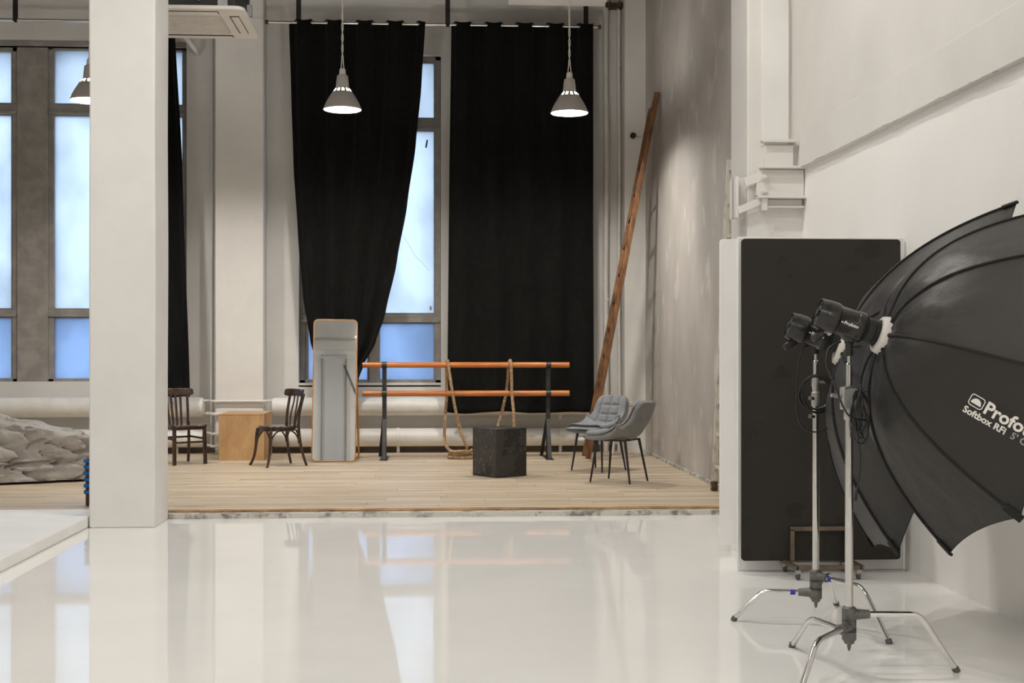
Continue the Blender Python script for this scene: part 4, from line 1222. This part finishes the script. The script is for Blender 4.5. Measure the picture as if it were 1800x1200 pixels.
for q in range(7):
    cx_, tp, bt = 1513 + random.uniform(-6, 6), 680 + random.uniform(-4, 8), 768 + random.uniform(-12, 14)
    hw = random.uniform(7, 17)
    dd = 5.34 + .012 * q
    pts = []
    for k in range(28):
        a = 2 * PI * k / 28
        hh = (bt - tp) / 2
        pts.append(atd(cx_ + hw * math.cos(a) * (1 - .35 * math.sin(a) * -1 if math.sin(a) < 0 else 1) + 4 * math.sin(2 * a + q), (tp + bt) / 2 + hh * math.sin(a), dd + .02 * math.cos(a + q)))
    MB().tube(pts, .0038, 7, closed=True).build('loop', M_CABLE, t)
MB().tube(spline([atd(1487, 682, 5.43), atd(1497, 680, 5.38), atd(1508, 681, 5.36), atd(1516, 684, 5.36)], 6), .005, 8).build('tie', M_CABLE, t)
MB().tube(spline([atd(1509, 776, 5.37), atd(1512, 800, 5.38), atd(1511, 830, 5.39), atd(1507, 858, 5.41)], 6), .0038, 8).build('cable_end', M_CABLE, t)
MB().beam(atd(1507, 856, 5.41), atd(1503, 880, 5.41), .014, .010).build('plug', M_HEAD2, t, bev=.003)

# ================================================================== ROCK AND FOAM ROLLER
random.seed(23)
planes = []
for _ in range(34):
    n_ = Vector((random.gauss(0, 1), random.gauss(0, 1), random.gauss(0, .9))).normalized()
    planes.append((n_, random.uniform(.74, 1.0)))
bm = bmesh.new()
bmesh.ops.create_icosphere(bm, subdivisions=6, radius=1)
for vtx in bm.verts:
    n_ = vtx.co.normalized()
    r = min(1.06, min(dd / max(.05, n_.dot(pn)) for pn, dd in planes))
    q = n_ * r * 2.0
    wv = q + .25 * noise.noise_vector(q * 1.3)
    vd = noise.voronoi(Vector((wv.x * 1.1, wv.y * 1.6, wv.z * 2.2 + wv.x * .9)))[0]
    crack = math.exp(-((vd[1] - vd[0]) / .06) ** 2)
    r *= 1 - .085 * crack
    r += .055 * (noise.ridged_multi_fractal(wv * 1.7, 1.0, 2.2, 5, 1.0, 2.0) - 1.2) * .6
    r += .022 * noise.fractal(wv * 6.0, .9, 2.1, 5)
    k = 1.0 - .05 * n_.x
    p_ = Vector((n_.x * r * 2.0, n_.y * r * .92, n_.z * r * .80 * k))
    if p_.z < -.02: p_.z = -.02 + (p_.z + .02) * .03
    vtx.co = p_ + Vector((-4.85, 13.50, ZS + .045))
me = bpy.data.meshes.new('rock'); bm.to_mesh(me); bm.free()
for pl in me.polygons: pl.use_smooth = True
me.set_sharp_from_angle(angle=math.radians(38))
tag(finish(bpy.data.objects.new('rock', me), M_ROCK), 'big grey rock prop lying left of the white pillar', 'rock')
p = on_floor(161.5, 888, ZS)
t = thing('foam_roller', 'dark roller with blue studs standing behind the white pillar', 'roller', (p.x, p.y, ZS))
MB().lathe([(.045, 0), (.05, .006), (.05, .39), (.045, .397)], 20, Matrix.Translation((p.x, p.y, ZS))).build('core', M_BROWN, t)
for j in range(6):
    for k in range(10):
        a = 2 * PI * (k + .5 * (j % 2)) / 10
        c = Vector((p.x + .046 * math.cos(a), p.y + .046 * math.sin(a), ZS + .115 + j * .052))
        MB().lathe([(.017, 0), (.017, .012), (.010, .02)], 8, axis_matrix(c, (math.cos(a), math.sin(a), 0), (0, 0, 1))).build('stud', M_BLUE, t, smooth=30)

# ================================================================== REAR OF THE HALL, SEEN IN THE MIRROR
t = thing('paper_backdrop', 'grey paper backdrop on the rear wall seen in the mirror', 'backdrop', (-3.0, -7.6, 0))
MB().box((-2.38, -7.7, .05), (-1.84, -7.69, 3.7)).build('paper', M_PAPER, t, smooth=0)
MB().tube([(-2.48, -7.7, 3.74), (-1.74, -7.7, 3.74)], .05, 16).build('roll', M_PAPER, t)
for xx in (-2.46, -1.76):
    MB().tube([(xx, -7.7, 0), (xx, -7.7, 3.8)], .02, 10).build('stand_pole', M_CAST, t)
struct('trim_5', MB().box((-9, -7.99, 3.95), (XR, -7.9, 4.25)), M_WALLR, 'plaster ledge across the rear wall seen in the mirror', smooth=0)
t = thing('boom_stand', 'black boom stand by the rear wall seen in the mirror', 'light stand', (-1.62, -7.3, 0))
MB().tube([(-1.62, -7.3, 0), (-1.62, -7.3, 3.0)], .018, 10).build('pole', M_STEELTUBE, t)
MB().tube([(-1.80, -7.3, 3.45), (-1.35, -7.3, 2.35)], .03, 10).build('boom', M_BLACKM, t)
MB().box((-1.40, -7.36, 2.22), (-1.26, -7.24, 2.36)).build('counterweight', M_BLACKM, t, bev=.01)
for q in range(3):
    an = q * 2 * PI / 3
    MB().tube([(-1.62, -7.3, .35), (-1.62 + .45 * math.cos(an), -7.3 + .45 * math.sin(an), .01)], .012, 8).build('leg', M_STEELTUBE, t)
